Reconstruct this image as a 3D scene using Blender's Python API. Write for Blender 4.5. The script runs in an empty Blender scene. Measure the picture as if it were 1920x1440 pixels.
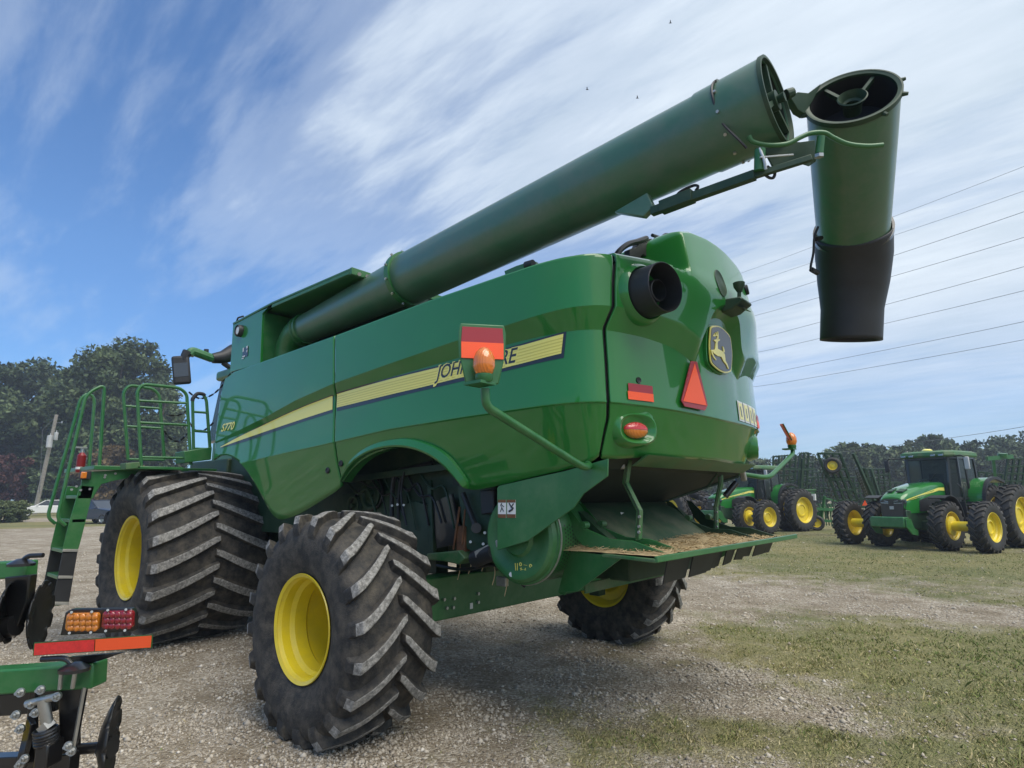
import bpy, bmesh, math, random
import numpy as np
from mathutils import Vector, Matrix
S = bpy.context.scene
COL = S.collection
random.seed(7)
# ---------------- camera ----------------
FPX = 1119.5
CAM = np.array([-4.091, 4.583, 1.659])
_y, _t, _r = math.radians(-48.51), math.radians(10.69), math.radians(-0.345)
CF = np.array([math.cos(_y)*math.cos(_t), math.sin(_y)*math.cos(_t), math.sin(_t)])
CR = np.array([math.sin(_y), -math.cos(_y), 0.0]); CU = np.cross(CR, CF)
CR, CU = math.cos(_r)*CR+math.sin(_r)*CU, -math.sin(_r)*CR+math.cos(_r)*CU
cd = bpy.data.cameras.new('camera'); co = bpy.data.objects.new('camera', cd); COL.objects.link(co)
cd.sensor_width = 36; cd.lens = 36*FPX/1920; cd.clip_end = 3000; cd.clip_start = 0.05
mm = Matrix.Identity(4)
for i in range(3):
    mm[i][0] = CR[i]; mm[i][1] = CU[i]; mm[i][2] = -CF[i]; mm[i][3] = CAM[i]
co.matrix_world = mm
S.camera = co
# ---------------- world, sun, exposure ----------------
SUN_EL, SUN_AZ = math.radians(60), math.radians(172)      # azimuth measured in the xy plane from +x
w = bpy.data.worlds.new('World'); S.world = w; w.use_nodes = True
nt = w.node_tree; nt.nodes.clear()
def N(nt, typ, **kw):
    n = nt.nodes.new(typ)
    for k, v in kw.items():
        if k.startswith('i_'):
            key = k[2:]; key = int(key) if key.isdigit() else key.replace('_', ' ')
            n.inputs[key].default_value = v
        else: setattr(n, k, v)
    return n
def L(nt, a, b): nt.links.new(a, b)
def math_n(nt, op, a, b=None, clamp=False):
    n = nt.nodes.new('ShaderNodeMath'); n.operation = op; n.use_clamp = clamp
    for i, v in enumerate((a, b)):
        if v is None: continue
        if isinstance(v, (int, float)): n.inputs[i].default_value = v
        else: nt.links.new(v, n.inputs[i])
    return n.outputs[0]
def ramp(nt, fac, stops, interp='LINEAR'):
    n = nt.nodes.new('ShaderNodeValToRGB'); n.color_ramp.interpolation = interp
    e = n.color_ramp.elements
    while len(e) < len(stops): e.new(0.5)
    for q, (p, c) in zip(e, stops):
        q.position = p; q.color = (c, c, c, 1) if isinstance(c, (int, float)) else (*c, 1)
    nt.links.new(fac, n.inputs[0]); return n.outputs[0]
def mix(nt, fac, a, b, typ='MIX'):
    n = nt.nodes.new('ShaderNodeMix'); n.data_type = 'RGBA'; n.blend_type = typ
    for s, v in ((0, fac), (6, a), (7, b)):
        if isinstance(v, (int, float)): n.inputs[s].default_value = v
        elif isinstance(v, tuple): n.inputs[s].default_value = (*v, 1)
        else: nt.links.new(v, n.inputs[s])
    return n.outputs[2]
sky = N(nt, 'ShaderNodeTexSky', sky_type='NISHITA', sun_disc=False, sun_elevation=SUN_EL,
        sun_rotation=math.pi/2-SUN_AZ, air_density=1.0, dust_density=0.6, ozone_density=3.0, altitude=200)
tc = N(nt, 'ShaderNodeTexCoord')
sep = N(nt, 'ShaderNodeSeparateXYZ'); L(nt, tc.outputs['Generated'], sep.inputs[0])
zz = math_n(nt, 'ADD', math_n(nt, 'MAXIMUM', sep.outputs[2], 0.0), 0.14)
cx = math_n(nt, 'DIVIDE', sep.outputs[0], zz); cy = math_n(nt, 'DIVIDE', sep.outputs[1], zz)
cmb = N(nt, 'ShaderNodeCombineXYZ'); L(nt, cx, cmb.inputs[0]); L(nt, cy, cmb.inputs[1])
mp = N(nt, 'ShaderNodeMapping'); mp.inputs['Rotation'].default_value = (0, 0, math.radians(45)); mp.inputs['Scale'].default_value = (0.38, 1.5, 1)
mp.inputs['Location'].default_value = (1.5, 6.6, 0)
L(nt, cmb.outputs[0], mp.inputs[0])
n1 = N(nt, 'ShaderNodeTexNoise', i_Scale=1.3, i_Detail=9.0, i_Roughness=0.57, i_Distortion=0.35); L(nt, mp.outputs[0], n1.inputs['Vector'])
n2 = N(nt, 'ShaderNodeTexNoise', i_Scale=7.0, i_Detail=7.0, i_Roughness=0.62, i_Distortion=0.2); L(nt, mp.outputs[0], n2.inputs['Vector'])
n3 = N(nt, 'ShaderNodeTexNoise', i_Scale=0.9, i_Detail=5.0, i_Roughness=0.5); L(nt, cmb.outputs[0], n3.inputs['Vector'])
# cloud cover grows towards the compass side right of the machine
dirn = N(nt, 'ShaderNodeVectorMath', operation='DOT_PRODUCT'); L(nt, tc.outputs['Generated'], dirn.inputs[0])
dirn.inputs[1].default_value = (-0.72, -0.62, 0.30)
bias = ramp(nt, math_n(nt, 'MULTIPLY_ADD', dirn.outputs['Value'], 0.5) if False else math_n(nt, 'ADD', math_n(nt, 'MULTIPLY', dirn.outputs['Value'], 0.5), 0.5),
            [(0.0, 0.035), (0.42, 0.155), (0.60, 0.29), (0.78, 0.45), (1.0, 0.6)])
band = math_n(nt, 'ADD', math_n(nt, 'MULTIPLY', n1.outputs[0], 0.78), math_n(nt, 'MULTIPLY', n2.outputs[0], 0.22))
cov = math_n(nt, 'ADD', band, bias)
cloud = ramp(nt, cov, [(0.56, 0.0), (0.70, 0.28), (0.87, 0.82), (1.0, 1.0)], 'EASE')
# fade clouds into haze near the horizon
hz = ramp(nt, sep.outputs[2], [(0.0, 0.30), (0.12, 0.55), (0.28, 1.0), (1.0, 1.0)])
cl = math_n(nt, 'MULTIPLY', cloud, hz)
ccol = ramp(nt, math_n(nt, 'ADD', math_n(nt, 'MULTIPLY', n3.outputs[0], 0.6), math_n(nt, 'MULTIPLY', n2.outputs[0], 0.4)),
            [(0.36, (2.4, 2.85, 3.3)), (0.52, (2.9, 3.3, 3.75)), (0.66, (3.35, 3.75, 4.15))])
skc = mix(nt, 1.0, mix(nt, 1.0, sky.outputs[0], (0.44, 0.585, 0.71), 'MULTIPLY'), ramp(nt, sep.outputs[2], [(0.0, (0.50, 0.58, 0.72)), (0.12, (0.72, 0.78, 0.86)), (0.35, (1.0, 1.0, 1.0))]), 'MULTIPLY')
final = mix(nt, cl, skc, ccol)
bg = N(nt, 'ShaderNodeBackground', i_Strength=0.13); L(nt, final, bg.inputs[0])
wo = N(nt, 'ShaderNodeOutputWorld'); L(nt, bg.outputs[0], wo.inputs[0])
ld = bpy.data.lights.new('sun', 'SUN'); ld.energy = 1.7; ld.angle = math.radians(50); ld.color = (1, 0.93, 0.82)
lo = bpy.data.objects.new('sun', ld); COL.objects.link(lo)
sd = Vector((math.cos(SUN_EL)*math.cos(SUN_AZ), math.cos(SUN_EL)*math.sin(SUN_AZ), math.sin(SUN_EL)))
lo.rotation_euler = sd.to_track_quat('Z', 'Y').to_euler()
S.view_settings.view_transform = 'Standard'; S.view_settings.look = 'None'
S.view_settings.exposure = 1.0; S.view_settings.gamma = 1.0
S.view_settings.use_curve_mapping = False
S.render.engine = 'CYCLES'
# ---------------- pixel -> point on a real plane of the scene ----------------
def ray(px, py): return CF+CR*((px-960)/FPX)-CU*((py-720)/FPX)
def at(px, py, ax, val):
    d = ray(px, py); i = 'xyz'.index(ax); return Vector(CAM+d*((val-CAM[i])/d[i]))
def atd(px, py, depth): return Vector(CAM+ray(px, py)*depth)
# ---------------- objects ----------------
def link(o, parent=None):
    COL.objects.link(o)
    if parent is not None: o.parent = parent
    return o
def tag(o, label=None, cat=None, group=None, kind=None):
    if label: o['label'] = label
    if cat: o['category'] = cat
    if group: o['group'] = group
    if kind: o['kind'] = kind
    return o
def empty(name, loc=(0, 0, 0), rz=0.0):
    o = bpy.data.objects.new(name, None); COL.objects.link(o); o.location = loc; o.rotation_euler = (0, 0, rz)
    o.empty_display_size = 0.2; return o
def children(o): return [c for c in bpy.data.objects if c.parent == o]
def copy_tree(o, parent=None):
    c = o.copy(); COL.objects.link(c)
    if parent is not None: c.parent = parent
    for ch in children(o): copy_tree(ch, c)
    return c
def mesh_np(name, V, F, mats, parent=None, smooth=None, attr=None, mi=None):
    """V (n,3) array, F (m,k) int array"""
    me = bpy.data.meshes.new(name); V = np.asarray(V, np.float32); F = np.asarray(F, np.int32)
    me.vertices.add(len(V)); me.vertices.foreach_set('co', V.ravel())
    k = F.shape[1]; me.loops.add(F.size); me.polygons.add(len(F))
    me.loops.foreach_set('vertex_index', F.ravel())
    me.polygons.foreach_set('loop_start', np.arange(0, F.size, k, dtype=np.int32))
    me.polygons.foreach_set('loop_total', np.full(len(F), k, np.int32))
    if mi is not None: me.polygons.foreach_set('material_index', np.asarray(mi, np.int32))
    if attr:
        for an, av in attr.items():
            a = me.attributes.new(an, 'FLOAT', 'POINT'); a.data.foreach_set('value', np.asarray(av, np.float32))
    me.update(calc_edges=True)
    if smooth is not None:
        me.shade_smooth()
        if smooth < 3: me.set_sharp_from_angle(angle=smooth)
    for m in (mats if isinstance(mats, (list, tuple)) else [mats]): me.materials.append(m)
    return link(bpy.data.objects.new(name, me), parent)
class MB:
    def __init__(s): s.v = []; s.f = []; s.m = []; s.mi = 0
    def add(s, vs, fs):
        b = len(s.v); s.v += [tuple(p) for p in vs]
        for f in fs: s.f.append([b+i for i in f]); s.m.append(s.mi)
        return s
    def box(s, c, size, rot=None):
        hx, hy, hz = [q/2 for q in size]; c = Vector(c); R = rot if rot is not None else Matrix.Identity(3)
        vs = [c+R@Vector((x*hx, y*hy, z*hz)) for x in (-1, 1) for y in (-1, 1) for z in (-1, 1)]
        return s.add(vs, [(0, 1, 3, 2), (4, 6, 7, 5), (0, 4, 5, 1), (2, 3, 7, 6), (0, 2, 6, 4), (1, 5, 7, 3)])
    def bb(s, a, b): a = Vector(a); b = Vector(b); return s.box((a+b)/2, [abs(q) for q in (b-a)])
    def bar(s, p0, p1, wd, ht, up=(0, 0, 1)):
        p0 = Vector(p0); p1 = Vector(p1); d = (p1-p0); l = d.length; d.normalize(); up = Vector(up)
        sx = d.cross(up)
        if sx.length < 1e-4: sx = d.cross(Vector((1, 0, 0)))
        sx.normalize(); uz = sx.cross(d)
        return s.box((p0+p1)/2, (l, wd, ht), Matrix((d, sx, uz)).transposed())
    def tube(s, pts, r, n=10, closed=False, caps=True):
        pts = [Vector(p) for p in pts]; rs = r if isinstance(r, (list, tuple)) else [r]*len(pts)
        m = len(pts); up = None; rings = []
        for i, p in enumerate(pts):
            a = pts[(i-1) % m] if (i > 0 or closed) else p; b = pts[(i+1) % m] if (i < m-1 or closed) else p
            t = (b-a).normalized()
            if up is None: up = t.orthogonal().normalized()
            up = (up-t*up.dot(t))
            up = up.normalized() if up.length > 1e-5 else t.orthogonal().normalized()
            sd_ = t.cross(up)
            rings.append([p+(up*math.cos(2*math.pi*k/n)+sd_*math.sin(2*math.pi*k/n))*rs[i] for k in range(n)])
        vs = [q for rg in rings for q in rg]; fs = []
        for i in range(m if closed else m-1):
            for k in range(n):
                j = (i+1) % m; fs.append((i*n+k, i*n+(k+1) % n, j*n+(k+1) % n, j*n+k))
        if caps and not closed:
            fs.append(tuple(range(n-1, -1, -1))); fs.append(tuple((m-1)*n+k for k in range(n)))
        return s.add(vs, fs)
    def cyl(s, p0, p1, r0, r1=None, n=20, caps=True):
        return s.tube([p0, p1], [r0, r1 if r1 is not None else r0], n, caps=caps)
    def lathe(s, prof, org, axis, n=48, flip=False):
        """prof: list of (along axis, radius)"""
        org = Vector(org); a = Vector(axis).normalized(); u = a.orthogonal().normalized(); v = a.cross(u); m = len(prof)
        vs = [org+a*h+(u*math.cos(2*math.pi*k/n)+v*math.sin(2*math.pi*k/n))*r for h, r in prof for k in range(n)]
        fs = [(i*n+k, i*n+(k+1) % n, (i+1)*n+(k+1) % n, (i+1)*n+k) for i in range(m-1) for k in range(n)]
        if flip: fs = [f[::-1] for f in fs]
        return s.add(vs, fs)
    def prism(s, poly, d):
        """poly: list of 3D points (planar), d: thickness vector"""
        d = Vector(d); n = len(poly); P = [Vector(p) for p in poly]
        vs = P+[p+d for p in P]
        fs = [tuple(range(n)), tuple(range(2*n-1, n-1, -1))]+[(i, (i+1) % n, n+(i+1) % n, n+i) for i in range(n)]
        return s.add(vs, fs)
    def build(s, name, mat, parent=None, smooth=0.6, bevel=0, label=None, seg=2):
        me = bpy.data.meshes.new(name); me.from_pydata(s.v, [], s.f)
        for m in (mat if isinstance(mat, (list, tuple)) else [mat]): me.materials.append(m)
        if isinstance(mat, (list, tuple)): me.polygons.foreach_set('material_index', s.m)
        bm = bmesh.new(); bm.from_mesh(me); bmesh.ops.recalc_face_normals(bm, faces=bm.faces); bm.to_mesh(me); bm.free()
        if smooth: me.shade_smooth(); me.set_sharp_from_angle(angle=smooth)
        o = link(bpy.data.objects.new(name, me), parent)
        if bevel:
            b = o.modifiers.new('bevel', 'BEVEL'); b.width = bevel; b.segments = seg; b.limit_method = 'ANGLE'; b.angle_limit = 0.6
            b.harden_normals = False
        if label: o['label'] = label
        return o
def catmull(pts, k=8, closed=False):
    P = [Vector(p) for p in pts]; out = []; n = len(P)
    rng = range(n) if closed else range(n-1)
    for i in rng:
        p0 = P[(i-1) % n] if (closed or i > 0) else P[0]; p1 = P[i]; p2 = P[(i+1) % n]; p3 = P[(i+2) % n] if (closed or i < n-2) else P[-1]
        for j in range(k):
            t = j/k; out.append(0.5*((2*p1)+(p2-p0)*t+(2*p0-5*p1+4*p2-p3)*t*t+(3*p1-p0-3*p2+p3)*t**3))
    if not closed: out.append(P[-1])
    return out
def fillet(pts, r=0.06, k=5):
    """round the corners of a polyline"""
    P = [Vector(p) for p in pts]; out = [P[0]]
    for i in range(1, len(P)-1):
        a, b, c = P[i-1], P[i], P[i+1]; ra = min(r, (a-b).length*0.48, (c-b).length*0.48)
        s_ = b+(a-b).normalized()*ra; e = b+(c-b).normalized()*ra
        for j in range(k+1):
            t = j/k; out.append(s_*(1-t)**2+b*2*t*(1-t)+e*t*t)
    out.append(P[-1]); return out
# numpy value noise
_rng = np.random.RandomState(3); _T = _rng.rand(256, 256)
def vnoise(x, y):
    xi = np.floor(x).astype(int); yi = np.floor(y).astype(int); fx = x-xi; fy = y-yi
    fx = fx*fx*(3-2*fx); fy = fy*fy*(3-2*fy); g = lambda a, b: _T[a & 255, b & 255]
    return (g(xi, yi)*(1-fx)+g(xi+1, yi)*fx)*(1-fy)+(g(xi, yi+1)*(1-fx)+g(xi+1, yi+1)*fx)*fy
def fbm(x, y, o=5):
    s = 0; a = 0.5; t = 0
    for i in range(o): s = s+a*vnoise(x*2**i+17*i, y*2**i+9*i); t += a; a *= 0.5
    return s/t
# ---------------- materials ----------------
def mat(name, col, rough=0.5, metal=0.0, coat=0.0, var=0.0, vscale=4.0, bump=0.0, bscale=60.0, spec=0.5, dust=None, dscale=6.0, damt=0.5, coatr=0.04, sub=None):
    m = bpy.data.materials.new(name); m.use_nodes = True; nt = m.node_tree; b = nt.nodes['Principled BSDF']
    b.inputs['Base Color'].default_value = (*col, 1); b.inputs['Roughness'].default_value = rough
    b.inputs['Metallic'].default_value = metal; b.inputs['Coat Weight'].default_value = coat; b.inputs['Coat Roughness'].default_value = coatr
    b.inputs['Specular IOR Level'].default_value = spec
    tc = N(nt, 'ShaderNodeTexCoord'); vec = tc.outputs['Object']
    c = None
    if var:
        n = N(nt, 'ShaderNodeTexNoise', i_Scale=vscale, i_Detail=6.0, i_Roughness=0.6); L(nt, vec, n.inputs['Vector'])
        f = ramp(nt, n.outputs[0], [(0.3, 1-var), (0.7, 1+var)])
        n_ = N(nt, 'ShaderNodeVectorMath', operation='SCALE'); n_.inputs[0].default_value = col
        sc = N(nt, 'ShaderNodeMapRange'); sc.inputs['From Min'].default_value = 0.3; sc.inputs['From Max'].default_value = 0.7
        sc.inputs['To Min'].default_value = 1-var; sc.inputs['To Max'].default_value = 1+var; L(nt, n.outputs[0], sc.inputs[0])
        L(nt, sc.outputs[0], n_.inputs['Scale']); c = n_.outputs[0]
    if dust:
        n = N(nt, 'ShaderNodeTexNoise', i_Scale=dscale, i_Detail=10.0, i_Roughness=0.7); L(nt, vec, n.inputs['Vector'])
        f = ramp(nt, n.outputs[0], [(0.42, 0.0), (0.72, damt)])
        c = mix(nt, f, c if c is not None else (*col,), dust)
        rr = N(nt, 'ShaderNodeMapRange'); rr.inputs['To Min'].default_value = rough; rr.inputs['To Max'].default_value = 0.9; L(nt, f, rr.inputs[0]); L(nt, rr.outputs[0], b.inputs['Roughness'])
    if c is not None: L(nt, c, b.inputs['Base Color'])
    if bump:
        n = N(nt, 'ShaderNodeTexNoise', i_Scale=bscale, i_Detail=4.0); L(nt, vec, n.inputs['Vector'])
        bp = N(nt, 'ShaderNodeBump', i_Strength=bump, i_Distance=0.01); L(nt, n.outputs[0], bp.inputs['Height']); L(nt, bp.outputs[0], b.inputs['Normal'])
    return m
GREEN = mat('green_paint', (0.014, 0.175, 0.024), 0.4, coat=1.0, var=0.08, vscale=1.2, coatr=0.04, spec=0.3)
GREEN.node_tree.nodes['Principled BSDF'].inputs['Coat IOR'].default_value = 1.5
GREEN_S = mat('green_satin', (0.016, 0.135, 0.03), 0.42, coat=0.35, var=0.12, vscale=5, coatr=0.25, dust=(0.2, 0.2, 0.14), dscale=5, damt=0.22)
GREEN_D = mat('green_dusty', (0.022, 0.13, 0.035), 0.5, coat=0.15, var=0.15, vscale=3, coatr=0.3, dust=(0.22, 0.2, 0.13), dscale=3.5, damt=0.6)
GREEN_A = mat('green_auger_veiled', (0.05, 0.145, 0.08), 0.42, coat=0.5, var=0.08, vscale=2, coatr=0.2, dust=(0.18, 0.2, 0.17), dscale=3, damt=0.45)  # lens-flare veil put into the paint: paler green with grey mottling
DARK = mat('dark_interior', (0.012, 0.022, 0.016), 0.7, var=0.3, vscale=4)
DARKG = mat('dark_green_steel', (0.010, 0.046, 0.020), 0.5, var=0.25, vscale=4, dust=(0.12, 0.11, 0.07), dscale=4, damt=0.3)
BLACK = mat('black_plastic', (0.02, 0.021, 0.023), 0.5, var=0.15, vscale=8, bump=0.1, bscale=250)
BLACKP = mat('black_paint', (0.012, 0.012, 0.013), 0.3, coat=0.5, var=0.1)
RUBBER = mat('tyre_rubber', (0.022, 0.0215, 0.021), 0.75, var=0.25, vscale=6, dust=(0.17, 0.145, 0.11), dscale=9, damt=0.6, bump=0.4, bscale=90)
RUBBERS = mat('tyre_side', (0.024, 0.0235, 0.023), 0.6, var=0.12, vscale=6, dust=(0.07, 0.062, 0.05), dscale=4, damt=0.35, bump=0.12, bscale=120)
LUGTOP = mat('worn_lug_face', (0.30, 0.29, 0.27), 0.9, var=0.5, vscale=45, dust=(0.045, 0.043, 0.038), dscale=26, damt=0.95, bump=0.4, bscale=120)
YELLOW = mat('yellow_rim', (0.78, 0.60, 0.02), 0.35, coat=0.4, var=0.06, vscale=5, coatr=0.15, dust=(0.35, 0.28, 0.10), dscale=6, damt=0.25)
YELDEC = mat('yellow_decal', (0.90, 0.80, 0.17), 0.35, coat=0.6, coatr=0.05)
YELDEC2 = mat('yellow_decal_stripe', (0.72, 0.62, 0.09), 0.35, coat=0.6, coatr=0.05)
BLKDEC = mat('black_decal', (0.012, 0.013, 0.016), 0.35, coat=0.6, coatr=0.05)
WHITE = mat('white_decal', (0.75, 0.75, 0.72), 0.5, coat=0.3)
STEEL = mat('zinc_steel', (0.5, 0.5, 0.48), 0.45, metal=1.0, var=0.1, vscale=20)
REDREF = mat('red_reflector', (0.34, 0.02, 0.03), 0.45, coat=0.2)
ORREF = mat('orange_reflector', (1.0, 0.11, 0.025), 0.5, coat=0.15)
REDTAPE = mat('red_tape', (0.75, 0.03, 0.03), 0.4, coat=0.5, var=0.15, vscale=60)
ALUM = mat('grey_metal_strap', (0.42, 0.41, 0.37), 0.45, metal=0.6, var=0.2, vscale=12)
STRAW = mat('straw', (0.46, 0.35, 0.19), 0.85, var=0.3, vscale=30)
RUST = mat('rusty_steel', (0.16, 0.07, 0.03), 0.8, var=0.4, vscale=12)
HOSE = mat('black_hose', (0.014, 0.014, 0.015), 0.45)
def lens(name, col, tr=0.5):
    m = mat(name, col, 0.12, coat=1.0, coatr=0.02); b = m.node_tree.nodes['Principled BSDF']
    b.inputs['Transmission Weight'].default_value = tr; b.inputs['IOR'].default_value = 1.45
    nt = m.node_tree; tc = N(nt, 'ShaderNodeTexCoord'); v = N(nt, 'ShaderNodeTexWave', i_Scale=28.0, i_Distortion=0.4); L(nt, tc.outputs['Object'], v.inputs[0])
    bp = N(nt, 'ShaderNodeBump', i_Strength=0.35, i_Distance=0.004); L(nt, v.outputs[1], bp.inputs['Height']); L(nt, bp.outputs[0], b.inputs['Normal'])
    return m
REDLENS = lens('red_lens', (0.75, 0.03, 0.03), 0.25); AMBER = lens('amber_lens', (0.95, 0.28, 0.03), 0.35)
DREDLENS = lens('dark_red_lens', (0.30, 0.01, 0.02), 0.2); DAMBER = lens('led_amber_lens', (0.75, 0.25, 0.02), 0.25)
GLASS = mat('tinted_glass', (0.10, 0.13, 0.13), 0.04); GLASS.node_tree.nodes['Principled BSDF'].inputs['Transmission Weight'].default_value = 0.75; GLASS.node_tree.nodes['Principled BSDF'].inputs['IOR'].default_value = 1.2
MIRROR = mat('mirror_glass', (0.25, 0.28, 0.32), 0.08, metal=0.8)
# ================= GROUND =================
def gpt(px, py):
    p = at(px, py, 'z', 0.0); return p.x, p.y
# (px, py) centres of patches seen on the lot, radii across / along the view in metres, strength; + is grass, - is bare gravel
GR = [(1720, 1235, 2.3, 1.5, 0.50), (1850, 1290, 2.2, 1.4, 0.38), (1850, 1110, 6, 5, 0.22), (1550, 1180, 1.8, 1.5, 0.3), (1000, 1330, 0.75, 0.8, 0.32), (1060, 1420, 0.9, 0.5, 0.40),
      (1180, 1255, 0.7, 0.6, 0.2), (960, 1200, 0.9, 0.8, 0.12), (1300, 1370, 1.3, 0.6, 0.30), (1500, 1400, 1.4, 0.7, 0.25), (1650, 1350, 1.3, 0.8, 0.25), (1850, 1400, 1.0, 0.8, 0.2),
      (1750, 1050, 12, 4, 0.28), (1300, 1010, 14, 22, 0.35), (1700, 1000, 34, 30, 0.50), (800, 1425, 0.12, 0.12, 0.4), (240, 1260, 0.3, 0.3, 0.25),
      (1380, 1290, 1.3, 0.45, -0.35), (1230, 1265, 1.0, 0.35, -0.2), (1830, 1155, 1.6, 0.9, -0.8), (1700, 1130, 1.0, 0.6, -0.4), (1480, 1105, 3.4, 1.5, -0.45), (1330, 1130, 2, 2, -0.35),
      (1450, 1330, 1.1, 0.35, -0.3), (1530, 1345, 0.8, 0.25, -0.3), (700, 1400, 1.9, 1.5, -0.4), (400, 1300, 3, 2, -0.4), (250, 1100, 14, 14, -0.6), (560, 1150, 5, 6, -0.3), (1700, 1085, 3, 1, -0.25)]
def grassmask(x, y):
    x = np.asarray(x, float); y = np.asarray(y, float)
    g = np.full(x.shape, 0.13)
    for px, py, rx, ry, s in GR:
        cx_, cy_ = gpt(px, py); dx, dy = cx_-CAM[0], cy_-CAM[1]; d = math.hypot(dx, dy); ux, uy = dx/d, dy/d
        a = (x-cx_)*ux+(y-cy_)*uy; b = -(x-cx_)*uy+(y-cy_)*ux
        g = g+s*np.exp(-(a/ry)**2-(b/rx)**2)
    g = g+(fbm(x*1.3+5, y*1.3, 5)-0.5)*0.6+(fbm(x*5, y*5+31, 4)-0.5)*0.9
    far = np.hypot(x-CAM[0], y-CAM[1])
    az = np.degrees(np.arctan2(y-CAM[1], x-CAM[0]))
    lawn = ((far > 46) & (az > -38)).astype(float)
    right = np.clip((-az-44)/10, 0, 1)*np.clip((far-14)/8, 0, 1)
    left = np.clip((az+42)/6, 0, 1)*(1-lawn)
    g = g*(1-right*0.6)+right*0.6*(0.62+(fbm(x*0.5, y*0.5, 4)-0.5)*0.5)
    g = g-left*0.25
    g = g*(1-lawn)+lawn*0.95
    road = ((far > 58) & (far < 68) & (az > -38)).astype(float)
    return np.clip(g, 0, 1)*(1-road)
def gheight(x, y):
    far = np.hypot(x-CAM[0], y-CAM[1]); f = np.exp(-np.clip(far-16, 0, None)/10)
    rut = sum(-0.035*np.exp(-((y-c)/0.22)**2)*(0.6+0.4*np.sin(x*26))*(x < -0.6)*(x > -14) for c in (1.94, -1.94))+sum(0.02*np.exp(-((y-c)/0.12)**2)*(x < -0.6)*(x > -14) for c in (2.4, 1.48, -1.48, -2.4))
    return rut*np.clip((-x-0.6)/0.8, 0, 1)*0.8+(fbm(x*1.1, y*1.1+3, 4)-0.5)*0.07*f+(fbm(x*9+2, y*9, 3)-0.5)*0.016*f
_aa = math.radians(-48.5)
ang = np.concatenate([_aa+np.radians(np.linspace(-50, 50, 760)), _aa+np.radians(np.linspace(50, 310, 150))[1:-1]])
rad = np.concatenate([[0.4], np.geomspace(1.2, 60, 330), np.geomspace(60, 1500, 30)[1:]])
A_, R_ = np.meshgrid(ang, rad); gx = CAM[0]+R_*np.cos(A_); gy = CAM[1]+R_*np.sin(A_)
gz = gheight(gx, gy); gm = grassmask(gx, gy)
na, nr = len(ang), len(rad)
i0 = np.arange(nr-1)[:, None]*na; j0 = np.arange(na)[None, :]; j1 = (j0+1) % na
F = np.stack([i0+j0, i0+na+j0, i0+na+j1, i0+j1], -1).reshape(-1, 4)
V = np.stack([gx, gy, gz], -1).reshape(-1, 3)
GM = bpy.data.materials.new('ground_mix'); GM.use_nodes = True; nt = GM.node_tree; b = nt.nodes['Principled BSDF']
tc = N(nt, 'ShaderNodeTexCoord'); vec = tc.outputs['Object']
at_ = N(nt, 'ShaderNodeAttribute', attribute_name='grass')
vo = N(nt, 'ShaderNodeTexVoronoi', i_Scale=48.0, i_Randomness=1.0); L(nt, vec, vo.inputs[0])
vo2 = N(nt, 'ShaderNodeTexVoronoi', i_Scale=110.0, i_Randomness=1.0); L(nt, vec, vo2.inputs[0])
nl = N(nt, 'ShaderNodeTexNoise', i_Scale=1.7, i_Detail=8.0, i_Roughness=0.6); L(nt, vec, nl.inputs[0])
nf = N(nt, 'ShaderNodeTexNoise', i_Scale=22.0, i_Detail=6.0, i_Roughness=0.7); L(nt, vec, nf.inputs[0])
nm = N(nt, 'ShaderNodeTexNoise', i_Scale=0.25, i_Detail=4.0); L(nt, vec, nm.inputs[0])
sepc = N(nt, 'ShaderNodeSeparateColor'); L(nt, vo.outputs['Color'], sepc.inputs[0])
stone = ramp(nt, sepc.outputs[0], [(0.0, (0.24, 0.20, 0.15)), (0.45, (0.40, 0.35, 0.275)), (0.8, (0.52, 0.47, 0.39)), (1.0, (0.62, 0.58, 0.51))])
dirt = ramp(nt, nf.outputs[0], [(0.3, (0.22, 0.18, 0.13)), (0.55, (0.35, 0.30, 0.225)), (0.75, (0.46, 0.41, 0.33))])
smask = ramp(nt, math_n(nt, 'ADD', math_n(nt, 'MULTIPLY', nl.outputs[0], 0.8), math_n(nt, 'MULTIPLY', sepc.outputs[1], 0.3)), [(0.40, 0.0), (0.60, 1.0)])
bare = mix(nt, 1.0, mix(nt, smask, dirt, stone), mix(nt, 1.0, ramp(nt, nl.outputs[0], [(0.35, (0.80, 0.77, 0.72)), (0.62, (1.12, 1.11, 1.10))]), ramp(nt, nm.outputs[0], [(0.35, (0.88, 0.86, 0.83)), (0.65, (1.08, 1.08, 1.08))]), 'MULTIPLY'), 'MULTIPLY')
grs = ramp(nt, nf.outputs[0], [(0.3, (0.12, 0.125, 0.05)), (0.5, (0.21, 0.205, 0.085)), (0.7, (0.32, 0.29, 0.15))])
gl = ramp(nt, nm.outputs[0], [(0.35, (0.75, 0.85, 0.8)), (0.65, (1.25, 1.15, 1.1))])
grs = mix(nt, 1.0, grs, gl, 'MULTIPLY')
gm_n = ramp(nt, math_n(nt, 'ADD', at_.outputs['Fac'], math_n(nt, 'MULTIPLY', math_n(nt, 'SUBTRACT', nf.outputs[0], 0.5), 0.5)), [(0.12, 0.0), (0.75, 0.9)])
L(nt, mix(nt, gm_n, bare, grs), b.inputs['Base Color']); b.inputs['Roughness'].default_value = 0.95; b.inputs['Specular IOR Level'].default_value = 0.15
hh = math_n(nt, 'ADD', math_n(nt, 'MULTIPLY', vo.outputs['Distance'], -0.8), math_n(nt, 'ADD', math_n(nt, 'MULTIPLY', nf.outputs[0], 0.9), math_n(nt, 'MULTIPLY', vo2.outputs['Distance'], -0.4)))
bp = N(nt, 'ShaderNodeBump', i_Strength=0.9, i_Distance=0.03); L(nt, hh, bp.inputs['Height']); L(nt, bp.outputs[0], b.inputs['Normal'])
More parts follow.
